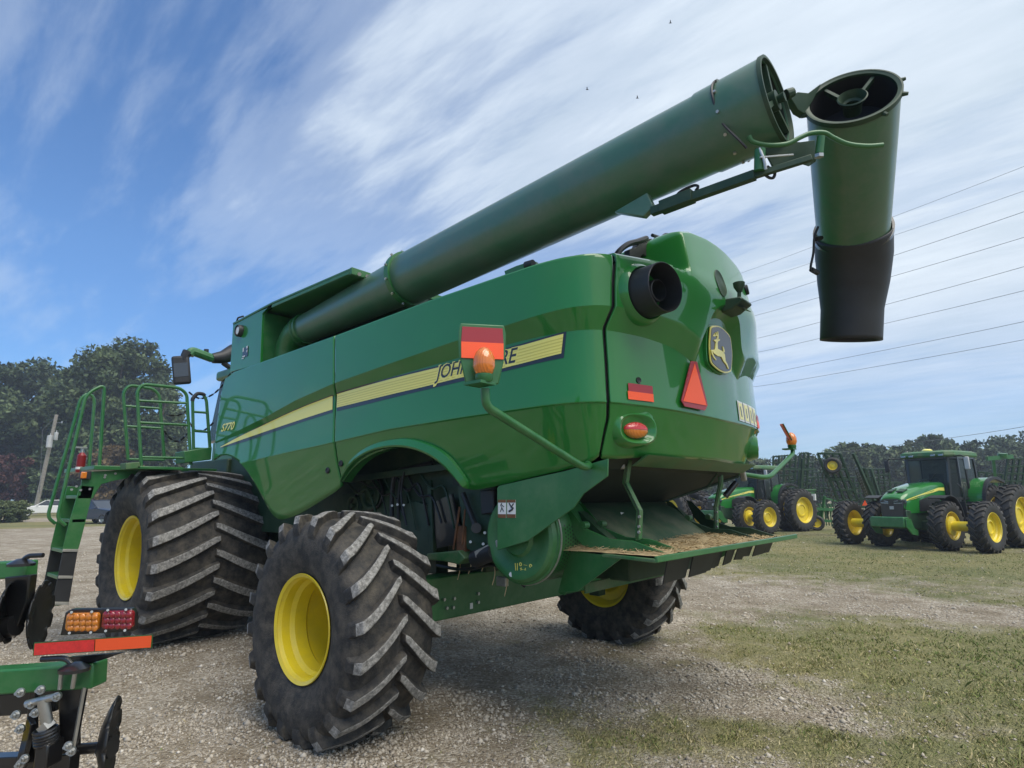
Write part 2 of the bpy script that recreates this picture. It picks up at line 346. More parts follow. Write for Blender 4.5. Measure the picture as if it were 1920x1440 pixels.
g = mesh_np('ground', V, F, GM, smooth=4, attr={'grass': gm.ravel()}); tag(g, kind='structure')
# grass blades and pebbles inside the wedge the picture sees
rs = np.random.RandomState(11)
def wedge(n, r0, r1, half, p=1.0):
    a = _aa+np.radians(rs.uniform(-half, half, n)); u = rs.rand(n)
    r = r0*(r1/r0)**(u**p); return CAM[0]+r*np.cos(a), CAM[1]+r*np.sin(a), r
x, y, r = wedge(1150000, 3.4, 30, 48)
m_ = grassmask(x, y); cl_ = fbm(x*5+40, y*5, 3)
keep = rs.rand(len(x)) < np.clip((m_-0.20)*0.95, 0.012, 0.6)*np.clip((cl_-0.30)*2.4, 0.12, 1)
x, y, r, m_ = x[keep], y[keep], r[keep], m_[keep]; n = len(x)
h = rs.uniform(0.008, 0.024, n)*(0.7+0.9*np.clip(m_, 0, 1)); h[rs.rand(n) < 0.012] *= 2.4; flat = rs.rand(n) < 0.35; h[flat] *= 0.3
wd = rs.uniform(0.0016, 0.0034, n)*(1+r*0.13); th = rs.uniform(0, 2*np.pi, n); lean = rs.uniform(0.2, 1.3, n)*h; lean[flat] = rs.uniform(0.015, 0.05, flat.sum()); tl = rs.uniform(0, 2*np.pi, n)
z = gheight(x, y)-0.003
B0 = np.stack([x-np.cos(th)*wd, y-np.sin(th)*wd, z], -1); B1 = np.stack([x+np.cos(th)*wd, y+np.sin(th)*wd, z], -1)
M0 = np.stack([x+np.cos(tl)*lean*0.35, y+np.sin(tl)*lean*0.35, z+h*0.6], -1); T = np.stack([x+np.cos(tl)*lean, y+np.sin(tl)*lean, z+h], -1)
V = np.stack([B0, B1, M0+(B1-B0)*0.4, T], 1).reshape(-1, 3)
F = (np.arange(n)[:, None]*4+np.array([0, 1, 2, 3])[None, :])
GB = bpy.data.materials.new('grass_blades'); GB.use_nodes = True; nt = GB.node_tree; b = nt.nodes['Principled BSDF']
a1 = N(nt, 'ShaderNodeAttribute', attribute_name='tint')
L(nt, ramp(nt, a1.outputs['Fac'], [(0.0, (0.10, 0.15, 0.035)), (0.3, (0.18, 0.215, 0.065)), (0.55, (0.30, 0.28, 0.115)), (0.8, (0.43, 0.36, 0.19)), (1.0, (0.56, 0.48, 0.29))]), b.inputs['Base Color'])
b.inputs['Roughness'].default_value = 0.7; b.inputs['Specular IOR Level'].default_value = 0.2
tint = np.repeat(np.clip(rs.normal(0.66, 0.2, n)+0.2*flat-0.55*np.clip(m_-0.5, 0, 0.6)+(fbm(x*0.9, y*0.9, 3)-0.5)*0.6, 0, 1), 4)
o = mesh_np('grass', V, F, GB, attr={'tint': tint}); tag(o, 'sparse dry and green grass growing through the gravel lot', 'grass', kind='stuff')
x, y, r = wedge(210000, 3.4, 24, 48)
m_ = grassmask(x, y); keep = rs.rand(len(x)) < np.clip(0.95-m_*1.5, 0.05, 1)*np.clip((fbm(x*2.2, y*2.2+7, 4)-0.36)*4, 0.12, 1)
x, y, r = x[keep], y[keep], r[keep]; n = len(x)
sz = rs.gamma(1.4, 0.0034, n)+0.0028; sz = np.minimum(sz, 0.028)*(1+r*0.03)
z = gheight(x, y)+sz*0.15
oc = np.array([[1, 0, 0], [0, 1, 0], [-1, 0, 0], [0, -1, 0], [0, 0, 0.75], [0, 0, -0.75]], float)
th = rs.uniform(0, 6.28, n); V = oc[None]*rs.uniform(0.65, 1.25, (n, 6, 1))*sz[:, None, None]; V[:, :, 0] *= rs.uniform(0.8, 1.6, n)[:, None]
c_, s_ = np.cos(th)[:, None], np.sin(th)[:, None]; X = V[:, :, 0]*c_-V[:, :, 1]*s_; Y = V[:, :, 0]*s_+V[:, :, 1]*c_
V = np.stack([X+x[:, None], Y+y[:, None], V[:, :, 2]+z[:, None]], -1).reshape(-1, 3)
oF = np.array([[0, 1, 4], [1, 2, 4], [2, 3, 4], [3, 0, 4], [1, 0, 5], [2, 1, 5], [3, 2, 5], [0, 3, 5]])
F = (np.arange(n)[:, None, None]*6+oF[None]).reshape(-1, 3)
PB = bpy.data.materials.new('pebbles'); PB.use_nodes = True; nt = PB.node_tree; b = nt.nodes['Principled BSDF']
a1 = N(nt, 'ShaderNodeAttribute', attribute_name='tint')
L(nt, ramp(nt, a1.outputs['Fac'], [(0.0, (0.22, 0.18, 0.135)), (0.5, (0.42, 0.37, 0.295)), (0.85, (0.50, 0.445, 0.36)), (1.0, (0.64, 0.59, 0.51))]), b.inputs['Base Color'])
b.inputs['Roughness'].default_value = 0.9
o = mesh_np('gravel', V, F, PB, attr={'tint': np.repeat(np.clip(rs.normal(0.5, 0.22, n), 0, 1), 6)}); tag(o, 'loose pale limestone pebbles strewn over the lot', 'gravel', kind='stuff')
# ================= TREES =================
BARK = mat('bark', (0.09, 0.07, 0.055), 0.9, var=0.3, vscale=6)
def leafmat(name, dark, mid, light):
    m = bpy.data.materials.new(name); m.use_nodes = True; nt = m.node_tree; b = nt.nodes['Principled BSDF']
    a1 = N(nt, 'ShaderNodeAttribute', attribute_name='tint')
    L(nt, ramp(nt, a1.outputs['Fac'], [(0.0, dark), (0.5, mid), (1.0, light)]), b.inputs['Base Color'])
    b.inputs['Roughness'].default_value = 0.65; b.inputs['Specular IOR Level'].default_value = 0.3
    return m
LEAF = leafmat('leaves', (0.034, 0.055, 0.027), (0.066, 0.10, 0.044), (0.125, 0.17, 0.072))
LEAFL = leafmat('leaves_light', (0.055, 0.078, 0.035), (0.09, 0.12, 0.05), (0.14, 0.17, 0.075))
LEAFB = leafmat('leaves_brown', (0.06, 0.045, 0.02), (0.11, 0.075, 0.03), (0.16, 0.11, 0.045))
LEAFR = leafmat('leaves_dark_red', (0.035, 0.018, 0.018), (0.07, 0.028, 0.028), (0.11, 0.05, 0.04))
def crown_mesh(name, c, rad3, nc, nl, ls, mat_, seed, low=-0.7, parent=None, csz=0.22, jag=0.25):
    q = np.random.RandomState(seed); C_ = []
    while len(C_) < nc:
        p = q.uniform(-1, 1, 3); d = np.linalg.norm(p)
        if d > 1 or p[2] < low or q.rand() > 0.25+d: continue
        C_.append(p*(1+q.uniform(-jag, jag*0.6)))
    C_ = np.array(C_); k = q.randint(0, nc, nl); cs = csz*q.uniform(0.6, 1.4, nc)
    d = q.normal(0, 1, (nl, 3)); d /= np.linalg.norm(d, axis=1)[:, None]; d *= (q.rand(nl)**0.6)[:, None]*cs[k][:, None]; d[:, 2] *= 0.75
    P = (C_[k]+d)*np.array(rad3)+np.array(c)
    a = q.normal(0, 1, (nl, 3)); a /= np.linalg.norm(a, axis=1)[:, None]; b_ = np.cross(a, q.normal(0, 1, (nl, 3))); b_ /= np.linalg.norm(b_, axis=1)[:, None]
    s_ = (ls*q.uniform(0.5, 1.3, nl))[:, None]
    V = np.stack([P-a*s_, P+b_*s_*0.55, P+a*s_, P-b_*s_*0.55], 1).reshape(-1, 3)
    F = np.arange(nl*4).reshape(-1, 4); ct = q.uniform(0.1, 0.9, nc)
    return mesh_np(name, V, F, mat_, parent, attr={'tint': np.repeat(np.clip(ct[k]+q.normal(0, 0.18, nl), 0, 1), 4)})
def tree(name, label, x, y, h, w, mat_=None, nl=14000, ls=0.2, seed=1, group=None, low=-0.75, base=0.16, nc=70, cat='tree', wy=None, **kw):
    t = empty(name, (x, y, 0)); tag(t, label, cat, group)
    q = random.Random(seed); mb = MB(); r0 = h*0.022; cz = h*(base+1)/2
    mb.tube([(0, 0, -0.1), (0.02*h*q.uniform(-1, 1), 0.02*h*q.uniform(-1, 1), h*0.3), (0.03*h*q.uniform(-1, 1), 0.03*h, h*0.6), (0, 0, h*0.85)], [r0*1.3, r0, r0*0.6, r0*0.15], 8)
    for i in range(12):
        a = q.uniform(0, 6.28); z0 = h*q.uniform(0.22, 0.62); ln = w*0.42*q.uniform(0.6, 1.0); e = (math.cos(a)*ln, math.sin(a)*ln, z0+ln*q.uniform(0.4, 1.0))
        mb.tube([(0, 0, z0), (e[0]*0.5, e[1]*0.5, (z0+e[2])/2-0.1), e], [r0*0.5, r0*0.3, r0*0.08], 5)
    mb.build('trunk', BARK, t)
    crown_mesh('crown', (0, 0, cz), (w/2, (wy or w)/2, h*(1-base)/2), nc, nl, ls, mat_ or LEAF, seed, low, t, **kw)
    return t
def gat(px, depth):
    """ground point under picture column px at a given distance"""
    p = CAM+ray(px, 940)*depth; return float(p[0]), float(p[1])
def treeat(name, label, px, depth, topy, wpx, **kw):
    x, y = gat(px, depth); h = atd(px, topy, depth).z; return tree(name, label, x, y, h, wpx*depth/FPX, **kw)
treeat('oak_tree', 'big dark leafy tree with a broad crown behind the combine ladder', 196, 82, 618, 205, nl=62000, ls=0.32, seed=5, nc=230, csz=0.2, base=0.08, low=-0.9, jag=0.15)
treeat('oak_tree', 'tall spreading dark tree cut by the left edge of the picture', 45, 88, 682, 215, nl=48000, ls=0.36, seed=8, nc=180, csz=0.22, base=0.06, low=-0.95, jag=0.15)
treeat('oak_tree', 'smaller rounded tree with thin foliage just left of the green handrails by the mirror', 292, 80, 712, 100, nl=12000, ls=0.3, seed=12, nc=80, csz=0.2, base=0.1, low=-0.9)
treeat('oak_tree', 'brownish autumn tree beneath the big crown, right of the utility pole', 205, 74, 835, 120, mat_=LEAFB, nl=14000, ls=0.28, seed=14, nc=60, base=0.05, low=-0.95)
treeat('plum_tree', 'dark red leafed small tree at the left edge', 6, 75, 845, 85, mat_=LEAFR, nl=9000, ls=0.25, seed=15, nc=50, base=0.05, low=-0.95)
treeat('oak_tree', 'low dark tree filling the shade between the pole and the parked cars', 110, 78, 850, 150, nl=18000, ls=0.3, seed=16, nc=60, base=0.02, low=-0.98)
bx_, by_ = gat(14, 44.5)
t = empty('hedge_bush', (bx_, by_, 0)); tag(t, 'rounded clipped green bush beside the white car', 'bush')
MB().tube([(0, 0, -0.05), (0, 0, 0.7)], [0.12, 0.08], 7).build('trunk', BARK, t)
crown_mesh('crown', (0, 0, 0.75), (1.5, 1.5, 0.98), 120, 20000, 0.07, LEAFL, 21, -0.8, t, csz=0.2, jag=0.04)
TL = [(1215, 100, 880, 90), (1290, 96, 872, 95), (1380, 98, 866, 90), (1450, 96, 862, 90), (1520, 100, 854, 85), (1585, 88, 838, 60), (1612, 86, 829, 45), (1640, 92, 836, 55), (1685, 95, 830, 70), (1722, 88, 834, 60),
      (1762, 90, 818, 62), (1800, 94, 828, 75), (1845, 98, 833, 80), (1878, 92, 819, 95), (1930, 90, 810, 110), (1985, 92, 806, 110), (2050, 95, 808, 120)]
WX = ['leftmost, behind the combine', 'glimpsed under the combine hood', 'above the nose of the left tractor', 'just above the left tractor cab', 'behind the dark folded implement', 'just right of the raised yellow wheel',
      'pointed, left of the right tractor', 'second pointed one beside the cab', 'behind the left cab corner', 'behind the middle of the cab', 'highest above the tractor cab roof',
      'above the right end of the cab roof', 'just right of the cab mirror', 'on the slope right of the cab', 'tall and rounded near the right edge', 'cut by the right edge of the picture', 'last of the row past the right edge']
for i, (px, dd, ty, wp) in enumerate(TL):
    treeat('broadleaf_tree', 'tree in the far line, '+WX[i], px, dd, ty, wp*1.25, nl=13000, ls=0.34, seed=40+i, nc=110, group='trees in the far tree line', base=0.03, low=-0.95, mat_=LEAF if i % 3 else LEAFL, csz=0.26, jag=0.12)
# ================= UTILITY POLE, POWER LINES =================
POLEM = mat('weathered_pole', (0.33, 0.30, 0.26), 0.85, var=0.25, vscale=5)
GREY = mat('light_grey_paint', (0.45, 0.46, 0.46), 0.5, var=0.08)
WIREM = mat('wire', (0.12, 0.125, 0.13), 0.5)
pt = atd(106, 778, 68); pb = Vector((*gat(68, 68), 0))
t = empty('utility_pole', pb); tag(t, 'leaning weathered utility pole with two grey transformers before the dark trees', 'utility pole')
rel = lambda v: Vector(v)-pb
MB().tube([(0, 0, -0.2), rel(pt)], [0.24, 0.17], 12).build('pole', POLEM, t)
for px, py, r_, h_ in ((93, 828, 0.30, 1.4), (105, 818, 0.2, 0.9)):
    c = rel(atd(px, py, 67.5)); m_ = MB().tube([c-Vector((0, 0, h_/2)), c-Vector((0, 0, h_/2-0.05)), c+Vector((0, 0, h_/2-0.04)), c+Vector((0, 0, h_/2))], [r_*0.85, r_, r_, r_*0.6], 16); m_.tube([c+Vector((0, 0, h_/2)), c+Vector((0, 0, h_/2+0.22))], 0.05, 8)
    m_.build('transformer', GREY, t)
c0 = rel(atd(106, 793, 68)); c1 = rel(atd(116, 792, 67.5)); MB().tube([c0, c1], 0.035, 6).tube([c1-Vector((0, 0, 0.1)), c1+Vector((0, 0, 0.12))], 0.07, 8).build('bracket', STEEL, t)
MB().tube([rel(atd(106, 780, 68)), rel(atd(80, 806, 67.6)), rel(atd(74, 925, 67.2))], 0.03, 5).build('guy_wire', WIREM, t)
wl = [((1395, 510), (1500, 472), (1920, 312)), ((1408, 530), (1500, 500), (1920, 358)), ((1422, 563), (1500, 537), (1920, 397)), ((1430, 588), (1500, 568), (1920, 445)), ((1430, 632), (1500, 614), (1920, 500)),
      ((1433, 658), (1500, 643), (1920, 545)), ((1433, 703), (1500, 688), (1920, 603)), ((1423, 724), (1500, 712), (1920, 637)), ((1560, 850), (1700, 832), (1920, 800))]
wn = ['topmost', 'second', 'third', 'fourth', 'fifth', 'sixth', 'seventh', 'eighth', 'lowest, by the tree tops,']
for i, (a_, b_, c_) in enumerate(wl):
    pa, pb2, pc = atd(*a_, 78), atd(*b_, 72), atd(*c_, 50)
    d0 = (pa-pb2).normalized(); d1 = (pc-pb2)
    pts = catmull([pa+(pa-pb2)*3.2+Vector((0, 0, 0.4)), pa, pb2, pc, pc+d1*0.7+Vector((0, 0, 0.7))], 8)
    o = MB().tube(pts, 0.022 if i > 1 else 0.016, 5).build('power_line', WIREM); tag(o, (wn[i]+' power line from the top crossing the sky right of the combine') if i < 8 else 'lowest power line, close above the distant tree tops', 'power line', 'power lines')
# ================= COMBINE HARVESTER =================
CB = empty('combine_harvester', (0, 0, 0))
tag(CB, 'large green combine harvester with yellow side stripe and long unloading auger folded over its back', 'combine harvester')
# ---- plan outline of the bodywork, left side from the front to the rear centre ----
_pl = catmull([(4.2, 1.55, 0), (3.2, 1.55, 0), (1.0, 1.55, 0), (-0.8, 1.55, 0), (-1.4, 1.55, 0), (-1.7, 1.54, 0), (-1.9, 1.50, 0), (-2.02, 1.43, 0), (-2.09, 1.33, 0), (-2.14, 1.2, 0), (-2.19, 1.02, 0), (-2.24, 0.78, 0), (-2.275, 0.5, 0), (-2.295, 0.2, 0), (-2.30, 0, 0),
                (-2.295, -0.2, 0), (-2.275, -0.5, 0)], 40)
_pl = np.array([[p.x, p.y] for p in _pl]); _pl = _pl[:np.argmax(_pl[:, 1] <= 0)+1]
_ds = np.r_[0, np.cumsum(np.hypot(*np.diff(_pl, axis=0).T))]
SM = _ds[-1]; sg = np.linspace(0, SM, 3000); gxp = np.interp(sg, _ds, _pl[:, 0]); gyp = np.interp(sg, _ds, _pl[:, 1])
k_ = np.ones(31)/31; gxp[20:-20] = np.convolve(gxp, k_, 'same')[20:-20]; gyp[20:-20] = np.convolve(gyp, k_, 'same')[20:-20]
tx_, ty_ = np.gradient(gxp, sg), np.gradient(gyp, sg); tl_ = np.hypot(tx_, ty_); nx_, ny_ = ty_/tl_, -tx_/tl_
nx_[-8:] = -1; ny_[-8:] = 0
def sx(x): return float(np.interp(-x, -gxp[:2600], sg[:2600]))       # arc length of a side position
def sy(y): return float(np.interp(-y, -gyp[1500:], sg[1500:]))       # arc length of a rear position
SR = sx(-2.0)
def tab(rows, rear): 
    r = [(sx(a), b) for a, b in rows]+[(sy(a), b) for a, b in rear]; r.sort(); return np.array(r).T
TA = tab([(3.4, 2.33), (3.2, 2.36), (2.16, 2.516), (1.52, 2.632), (0.84, 2.715), (0, 2.775), (-0.87, 2.83), (-1.4, 2.85), (-1.85, 2.875)], [(1.27, 2.885), (1.0, 2.885), (0.7, 2.87), (0.52, 2.83), (0.44, 2.80), (0.37, 2.84), (0.30, 2.98), (0.24, 3.07), (0.12, 3.13), (0.0, 3.15)])
TB = tab([(3.4, 2.32), (3.2, 2.335), (2.16, 2.445), (1.52, 2.545), (0.84, 2.615), (0, 2.675), (-0.87, 2.712), (-1.4, 2.73), (-1.85, 2.735)], [(1.27, 2.735), (1.0, 2.73), (0.7, 2.705), (0.52, 2.66), (0.44, 2.62), (0.37, 2.65), (0.30, 2.85), (0.24, 2.96), (0.12, 3.04), (0.0, 3.06)])
TC = tab([(3.4, 2.0), (2.0, 2.09), (0.74, 2.17), (0, 2.22), (-0.9, 2.24), (-1.8, 2.25)], [(1.2, 2.25), (0, 2.235)])
def _smt(T):
    s = np.linspace(T[0][0], SM, 2400); v = np.interp(s, *T); k = np.exp(-np.linspace(-2.5, 2.5, 61)**2); k /= k.sum(); v2 = np.convolve(np.r_[np.full(30, v[0]), v, v[-2:-32:-1]], k, 'valid'); return np.array([s, v2])
TA, TB, TC = _smt(TA), _smt(TB), _smt(TC)
def sm(t): t = np.clip(t, 0, 1); return t*t*(3-2*t)
def soft(d, w_=0.02): return np.where(d > w_, d, np.where(d < -w_, 0, (d+w_)**2/(4*w_)))
def fA(s): return np.interp(s, *TA)
def fB(s): return np.interp(s, *TB)
def fC(s): return np.interp(s, *TC)
def offs(s, z):
    s = np.asarray(s, float); z = np.asarray(z, float); A, B, C_ = fA(s), fB(s), fC(s); y = np.interp(s, sg, gyp); rear = sm((s-SR)/0.25)
    amp = np.interp(s, [sx(3.2), sx(1.5), sx(-1.5), SM], [0.012, 0.05, 0.065, 0.08])
    t = np.clip((z-B)/np.maximum(A-B, 0.01), 0, 1); e = amp*(t+0.0*t)
    e = e-amp*0.8
    e = e-0.035*np.clip(z-A, 0, 1)*(1-rear)                       # upper side leans in a little
    e = e+0.022*(1-np.clip((z-C_)/np.maximum(B-C_, 0.05), 0, 1))**1.3
    cr = np.interp(s, [sx(2.4), sx(0.9), sx(0)], [0.0, 0.6, 1.0])
    e = e-0.010*cr*sm((C_+0.004-z)/0.012)
    sl = np.interp(s, [sx(3.2), sx(1.7), sx(0), SR, SM], [0.12, 0.16, 0.27, 0.36, 0.36])
    e = e-sl*soft(C_-z, 0.012)
    hood = rear*(1-sm((np.abs(y)-0.5)/0.75))*sm((z-2.80)/0.5)
    e = e+0.07*hood-rear*0.16*np.clip(z-3.15, 0, 1)*sm((z-3.1)/0.25)
    wall = sm((np.abs(y)-0.585)/0.14)*sm((z-3.262)/0.05)*rear
    return e-0.36*wall
def bpt(s, z, lift=0.0, side=1):
    """point on the bodywork; side -1 mirrors to the right half"""
    s = np.asarray(s, float); z = np.asarray(z, float)
    neg = s > SM; ss = np.where(neg, 2*SM-s, s); e = offs(ss, z)+lift
    x = np.interp(ss, sg, gxp)+np.interp(ss, sg, nx_)*e; y = np.interp(ss, sg, gyp)+np.interp(ss, sg, ny_)*e
    return np.stack(np.broadcast_arrays(x, np.where(neg, -y, y)*side, z), -1)
# lookup: picture position -> (s, z) on the bodywork
_hs, _hz = np.meshgrid(np.linspace(0.8, 2*SM-SR-0.2, 2200), np.linspace(1.3, 3.75, 700)); _hp = bpt(_hs, _hz)-CAM; _hd = _hp@CF
_hx, _hy = 960+FPX*(_hp@CR)/_hd, 720-FPX*(_hp@CU)/_hd
def hit(px, py):
    d = (_hx-px)**2+(_hy-py)**2; m = d < max(6.0, d.min()+1.5); zm = _hd[m].min(); d = np.where(m & (_hd < zm+0.12), d, 1e9); i = np.unravel_index(np.argmin(d), d.shape); return float(_hs[i]), float(_hz[i])
hits = lambda L_: np.array([hit(*q) for q in L_])
def chaikin(P, k=2):
    P = [tuple(p) for p in P]
    for _ in range(k):
        Q = [P[0]]
        for a, b_ in zip(P[:-1], P[1:]):
            Q += [tuple(0.75*np.array(a)+0.25*np.array(b_)), tuple(0.25*np.array(a)+0.75*np.array(b_))]
        P = Q+[P[-1]]
    return np.array(P)
botF = chaikin(hits([(396, 862), (412, 853), (430, 853), (455, 870), (480, 910), (500, 948), (513, 968), (527, 976), (560, 965), (600, 940), (632, 920), (642, 908)]))
botR = chaikin(hits([(639, 908), (652, 889), (672, 867), (700, 850), (740, 838), (780, 838), (820, 858), (850, 885), (868, 908), (880, 919), (900, 918), (935, 911), (1000, 894), (1060, 881), (1110, 866), (1127, 854)]))
seamS = hits([(627, 635), (627, 719), (630, 740), (628, 765), (627, 830), (633, 870), (641, 905)]); seamS = seamS[np.argsort(seamS[:, 1])]
seamR = hits([(1153, 487), (1151, 530), (1150, 577), (1134, 613), (1137, 680), (1141, 750), (1140, 785), (1126, 852)]); seamR = seamR[np.argsort(seamR[:, 1])]
ffr = hits([(397, 862), (404, 790), (412, 740), (421, 712), (429, 700)]); ffr = ffr[np.argsort(ffr[:, 1])]
ztopS = lambda s: np.interp(s, [sx(3.3), sx(3.1), sx(0.84), sx(-0.5), sx(-1.6), sx(-1.9), SR+0.12], [3.10, 3.147, 3.183, 3.22, 3.228, 3.225, 3.235])
def ztopR(s):
    y = np.abs(np.interp(np.where(s > SM, 2*SM-s, s), sg, gyp)); z = np.interp(y, [0, 0.2, 0.45, 0.60, 0.68, 0.74, 0.79, 1.3], [3.66, 3.655, 3.625, 3.58, 3.52, 3.31, 3.262, 3.24]); return z
GAP = 0.012
def panel(name, s0f, s1f, lowf, topf, lip, ncol=160, side=1, mat_=None, label=None, bothside=False):
    u = np.linspace(0, 1, ncol); segs = [('L', 'C', 10), ('C', 'C2', 6), ('C2', 'B', 10), ('B', 'A', 7), ('A', 'T', 16 if not bothside else 34)]
    z = np.full(ncol, 2.5); rows = []
    def curve(k, s):
        sq = np.where(s > SM, 2*SM-s, s)
        T_ = topf(s); lo_ = lowf(s)
        v = {'L': lo_, 'C': np.maximum(fC(sq)-0.016, lo_), 'C2': np.maximum(fC(sq)+0.012, lo_), 'B': np.maximum(fB(sq), lo_), 'A': np.maximum(fA(sq), lo_), 'T': T_}[k]
        return np.minimum(v, T_)
    S_, Z_ = [], []
    for a, b_, n in segs:
        for i in range(n+(1 if b_ == 'T' else 0)):
            t = i/n; zr = np.full(ncol, 2.5)
            for _ in range(4):
                s = s0f(zr)+(s1f(zr)-s0f(zr))*u; zr = curve(a, s)*(1-t)+curve(b_, s)*t
            S_.append(s); Z_.append(zr)
    P = [bpt(s, z_) for s, z_ in zip(S_, Z_)]
    s, zt = S_[-1], Z_[-1]; sq = np.where(s > SM, 2*SM-s, s); e0 = offs(sq, zt)
    for dz, din in lip:                                   # rolled top edge
        q = bpt(s, zt, -din); q[:, 2] = zt+dz; P.append(q)
    P = np.array(P); P[:, :, 1] *= side; nr_ = len(P)
    idx = np.arange(nr_*ncol).reshape(nr_, ncol)
    F = np.stack([idx[:-1, :-1], idx[:-1, 1:], idx[1:, 1:], idx[1:, :-1]], -1).reshape(-1, 4)
    me = bpy.data.meshes.new(name); me.from_pydata(P.reshape(-1, 3).tolist(), [], F.tolist())
    bm = bmesh.new(); bm.from_mesh(me); bmesh.ops.remove_doubles(bm, verts=bm.verts, dist=0.0008); bmesh.ops.dissolve_degenerate(bm, edges=bm.edges, dist=0.0003)
    bmesh.ops.recalc_face_normals(bm, faces=bm.faces)
    c_ = sum((f.calc_center_median() for f in bm.faces), Vector())/len(bm.faces); o_ = Vector((0.5, 0, 2.5))
    sgn = sum(((f.calc_center_median()-o_).dot(f.normal))*f.calc_area() for f in bm.faces)
    if sgn < 0: bmesh.ops.reverse_faces(bm, faces=bm.faces)
    bm.to_mesh(me); bm.free(); me.shade_smooth(); me.set_sharp_from_angle(angle=0.42); me.materials.append(mat_ or GREEN)
    o = link(bpy.data.objects.new(name, me), CB); sd_ = o.modifiers.new('thickness', 'SOLIDIFY'); sd_.thickness = 0.022; sd_.offset = -1
    if label: o['label'] = label
    return o
iF = lambda z: np.interp(z, ffr[:, 1], ffr[:, 0]); iS = lambda z: np.interp(z, seamS[:, 1], seamS[:, 0]); iR = lambda z: np.interp(z, seamR[:, 1], seamR[:, 0])
lowF = lambda s: np.interp(s, botF[:, 0], botF[:, 1]); lowR = lambda s: np.interp(s, botR[:, 0], botR[:, 1])
lowB = lambda s: np.interp(np.where(s > SM, 2*SM-s, s), [SR, sy(1.2), sy(0.93), SM], [1.90, 1.90, 1.92, 1.93])
LIP = [(0.012, 0.006), (0.02, 0.02), (0.022, 0.07), (0.02, 0.16)]
LIPR = [(0.015, 0.006), (0.035, 0.03), (0.05, 0.09), (0.055, 0.2), (0.045, 0.45)]
for sd_ in (1, -1):
    panel('front_side_panel', iF, lambda z: iS(z)-GAP, lowF, ztopS, LIP, 130, sd_)
    panel('rear_side_panel', lambda z: iS(z)+GAP, lambda z: iR(z)-GAP*1.3, lowR, ztopS, LIP, 230, sd_)
panel('rear_hood', lambda z: iR(z)+GAP*1.3, lambda z: 2*SM-iR(z)-GAP*1.3, lowB, ztopR, LIPR, 420, 1, bothside=True)
# dark core added so the seam gaps stay dark, kept well inside the skins
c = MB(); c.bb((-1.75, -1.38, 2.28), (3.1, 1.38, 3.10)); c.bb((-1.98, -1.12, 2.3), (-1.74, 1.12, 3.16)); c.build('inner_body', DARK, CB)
for zz_a, zz_b in ((0, 1),):
    m_ = MB()
    for fn in (iS, iR):
        zs = np.linspace(1.95 if fn is iR else 1.86, 3.19, 40); a = bpt(fn(zs)-0.035, zs, -0.035); b_ = bpt(fn(zs)+0.035, zs, -0.035)
        for sgn in (1, -1):
            A_1 = a*np.array([1, sgn, 1]); B_1 = b_*np.array([1, sgn, 1]); m_.add(list(A_1)+list(B_1), [(i, i+1, 41+i, 40+i) for i in range(39)])
    m_.build('seam_dark_backing', BLACK, CB)  # black strips set behind the gaps to darken them
# ---- wheel arch lip (left and right) ----
def arch(sidey):
    outer = chaikin(hits([(640, 903), (655, 880), (675, 858), (705, 842), (740, 835), (775, 836), (812, 849), (840, 869), (862, 893), (880, 917)]), 2)
    n = len(outer); O = bpt(outer[:, 0], outer[:, 1], 0.004)
    t = np.linspace(0, 1, n); wdt = np.interp(t, [0, 0.15, 0.45, 0.75, 0.93, 1], [0.01, 0.035, 0.055, 0.075, 0.05, 0.0])
    vs = []
    for k, (ww, lf) in enumerate([(1.0, 0.004), (0.85, 0.03), (0.0, 0.055), (-0.25, 0.05), (-0.3, 0.01), (-0.3, -0.10)]):
        d = np.gradient(outer, axis=0); d /= np.linalg.norm(d, axis=1)[:, None]; nn = np.stack([-d[:, 1], d[:, 0]], 1)
        q = outer+nn*(wdt*ww)[:, None]*(1 if nn[n//2, 1] > 0 else -1); vs.append(bpt(q[:, 0], q[:, 1], lf*np.minimum(1, wdt/0.04) if lf > 0 else lf))
    V = np.concatenate(vs); V[:, 1] *= sidey
    return MB().add(list(V), [(k*n+i, k*n+i+1, (k+1)*n+i+1, (k+1)*n+i) for k in range(5) for i in range(n-1)]).build('wheel_arch_lip', GREEN, CB, smooth=0.5)
arch(1); arch(-1)
# ---- decals that follow the bodywork ----
def ribbon(name, top, bot, lift, mt, n=90, side=1, parent=None, rows=11):
    T = np.array(top); B = np.array(bot); t = np.linspace(0, 1, n)
    def rs_(P):
        d = np.r_[0, np.cumsum(np.hypot(*np.diff(P, axis=0).T))]; d /= d[-1]; return np.stack([np.interp(t, d, P[:, 0]), np.interp(t, d, P[:, 1])], 1)
    T, B = rs_(T), rs_(B); V = []
    for j in range(rows):
        q = T*(1-j/(rows-1))+B*j/(rows-1); V.append(bpt(q[:, 0], q[:, 1], lift))
    V = np.concatenate(V); V[:, 1] *= side
    return MB().add(list(V), [(j*n+i, j*n+i+1, (j+1)*n+i+1, (j+1)*n+i) for j in range(rows-1) for i in range(n-1)]).build(name, mt, parent or CB, smooth=1.0)
st_t = [(414, 838), (450, 818), (497, 796), (560, 766), (624, 742)]; st_b = [(414, 839), (450, 826), (497, 810), (560, 788), (624, 768)]
r_t = [(632, 739), (680, 725), (740, 709), (800, 694), (860, 680), (930, 661), (1000, 642), (1057, 626)]; r_b = [(632, 764), (680, 753), (740, 738), (800, 724), (860, 709), (930, 694), (1000, 676), (1053, 663)]
def shiftpx(Lp, dy, x1=0): return [(x, y+dy) for x, y in Lp]
def smooth_hits(Lp, k=2): return chaikin(hits(Lp), k)
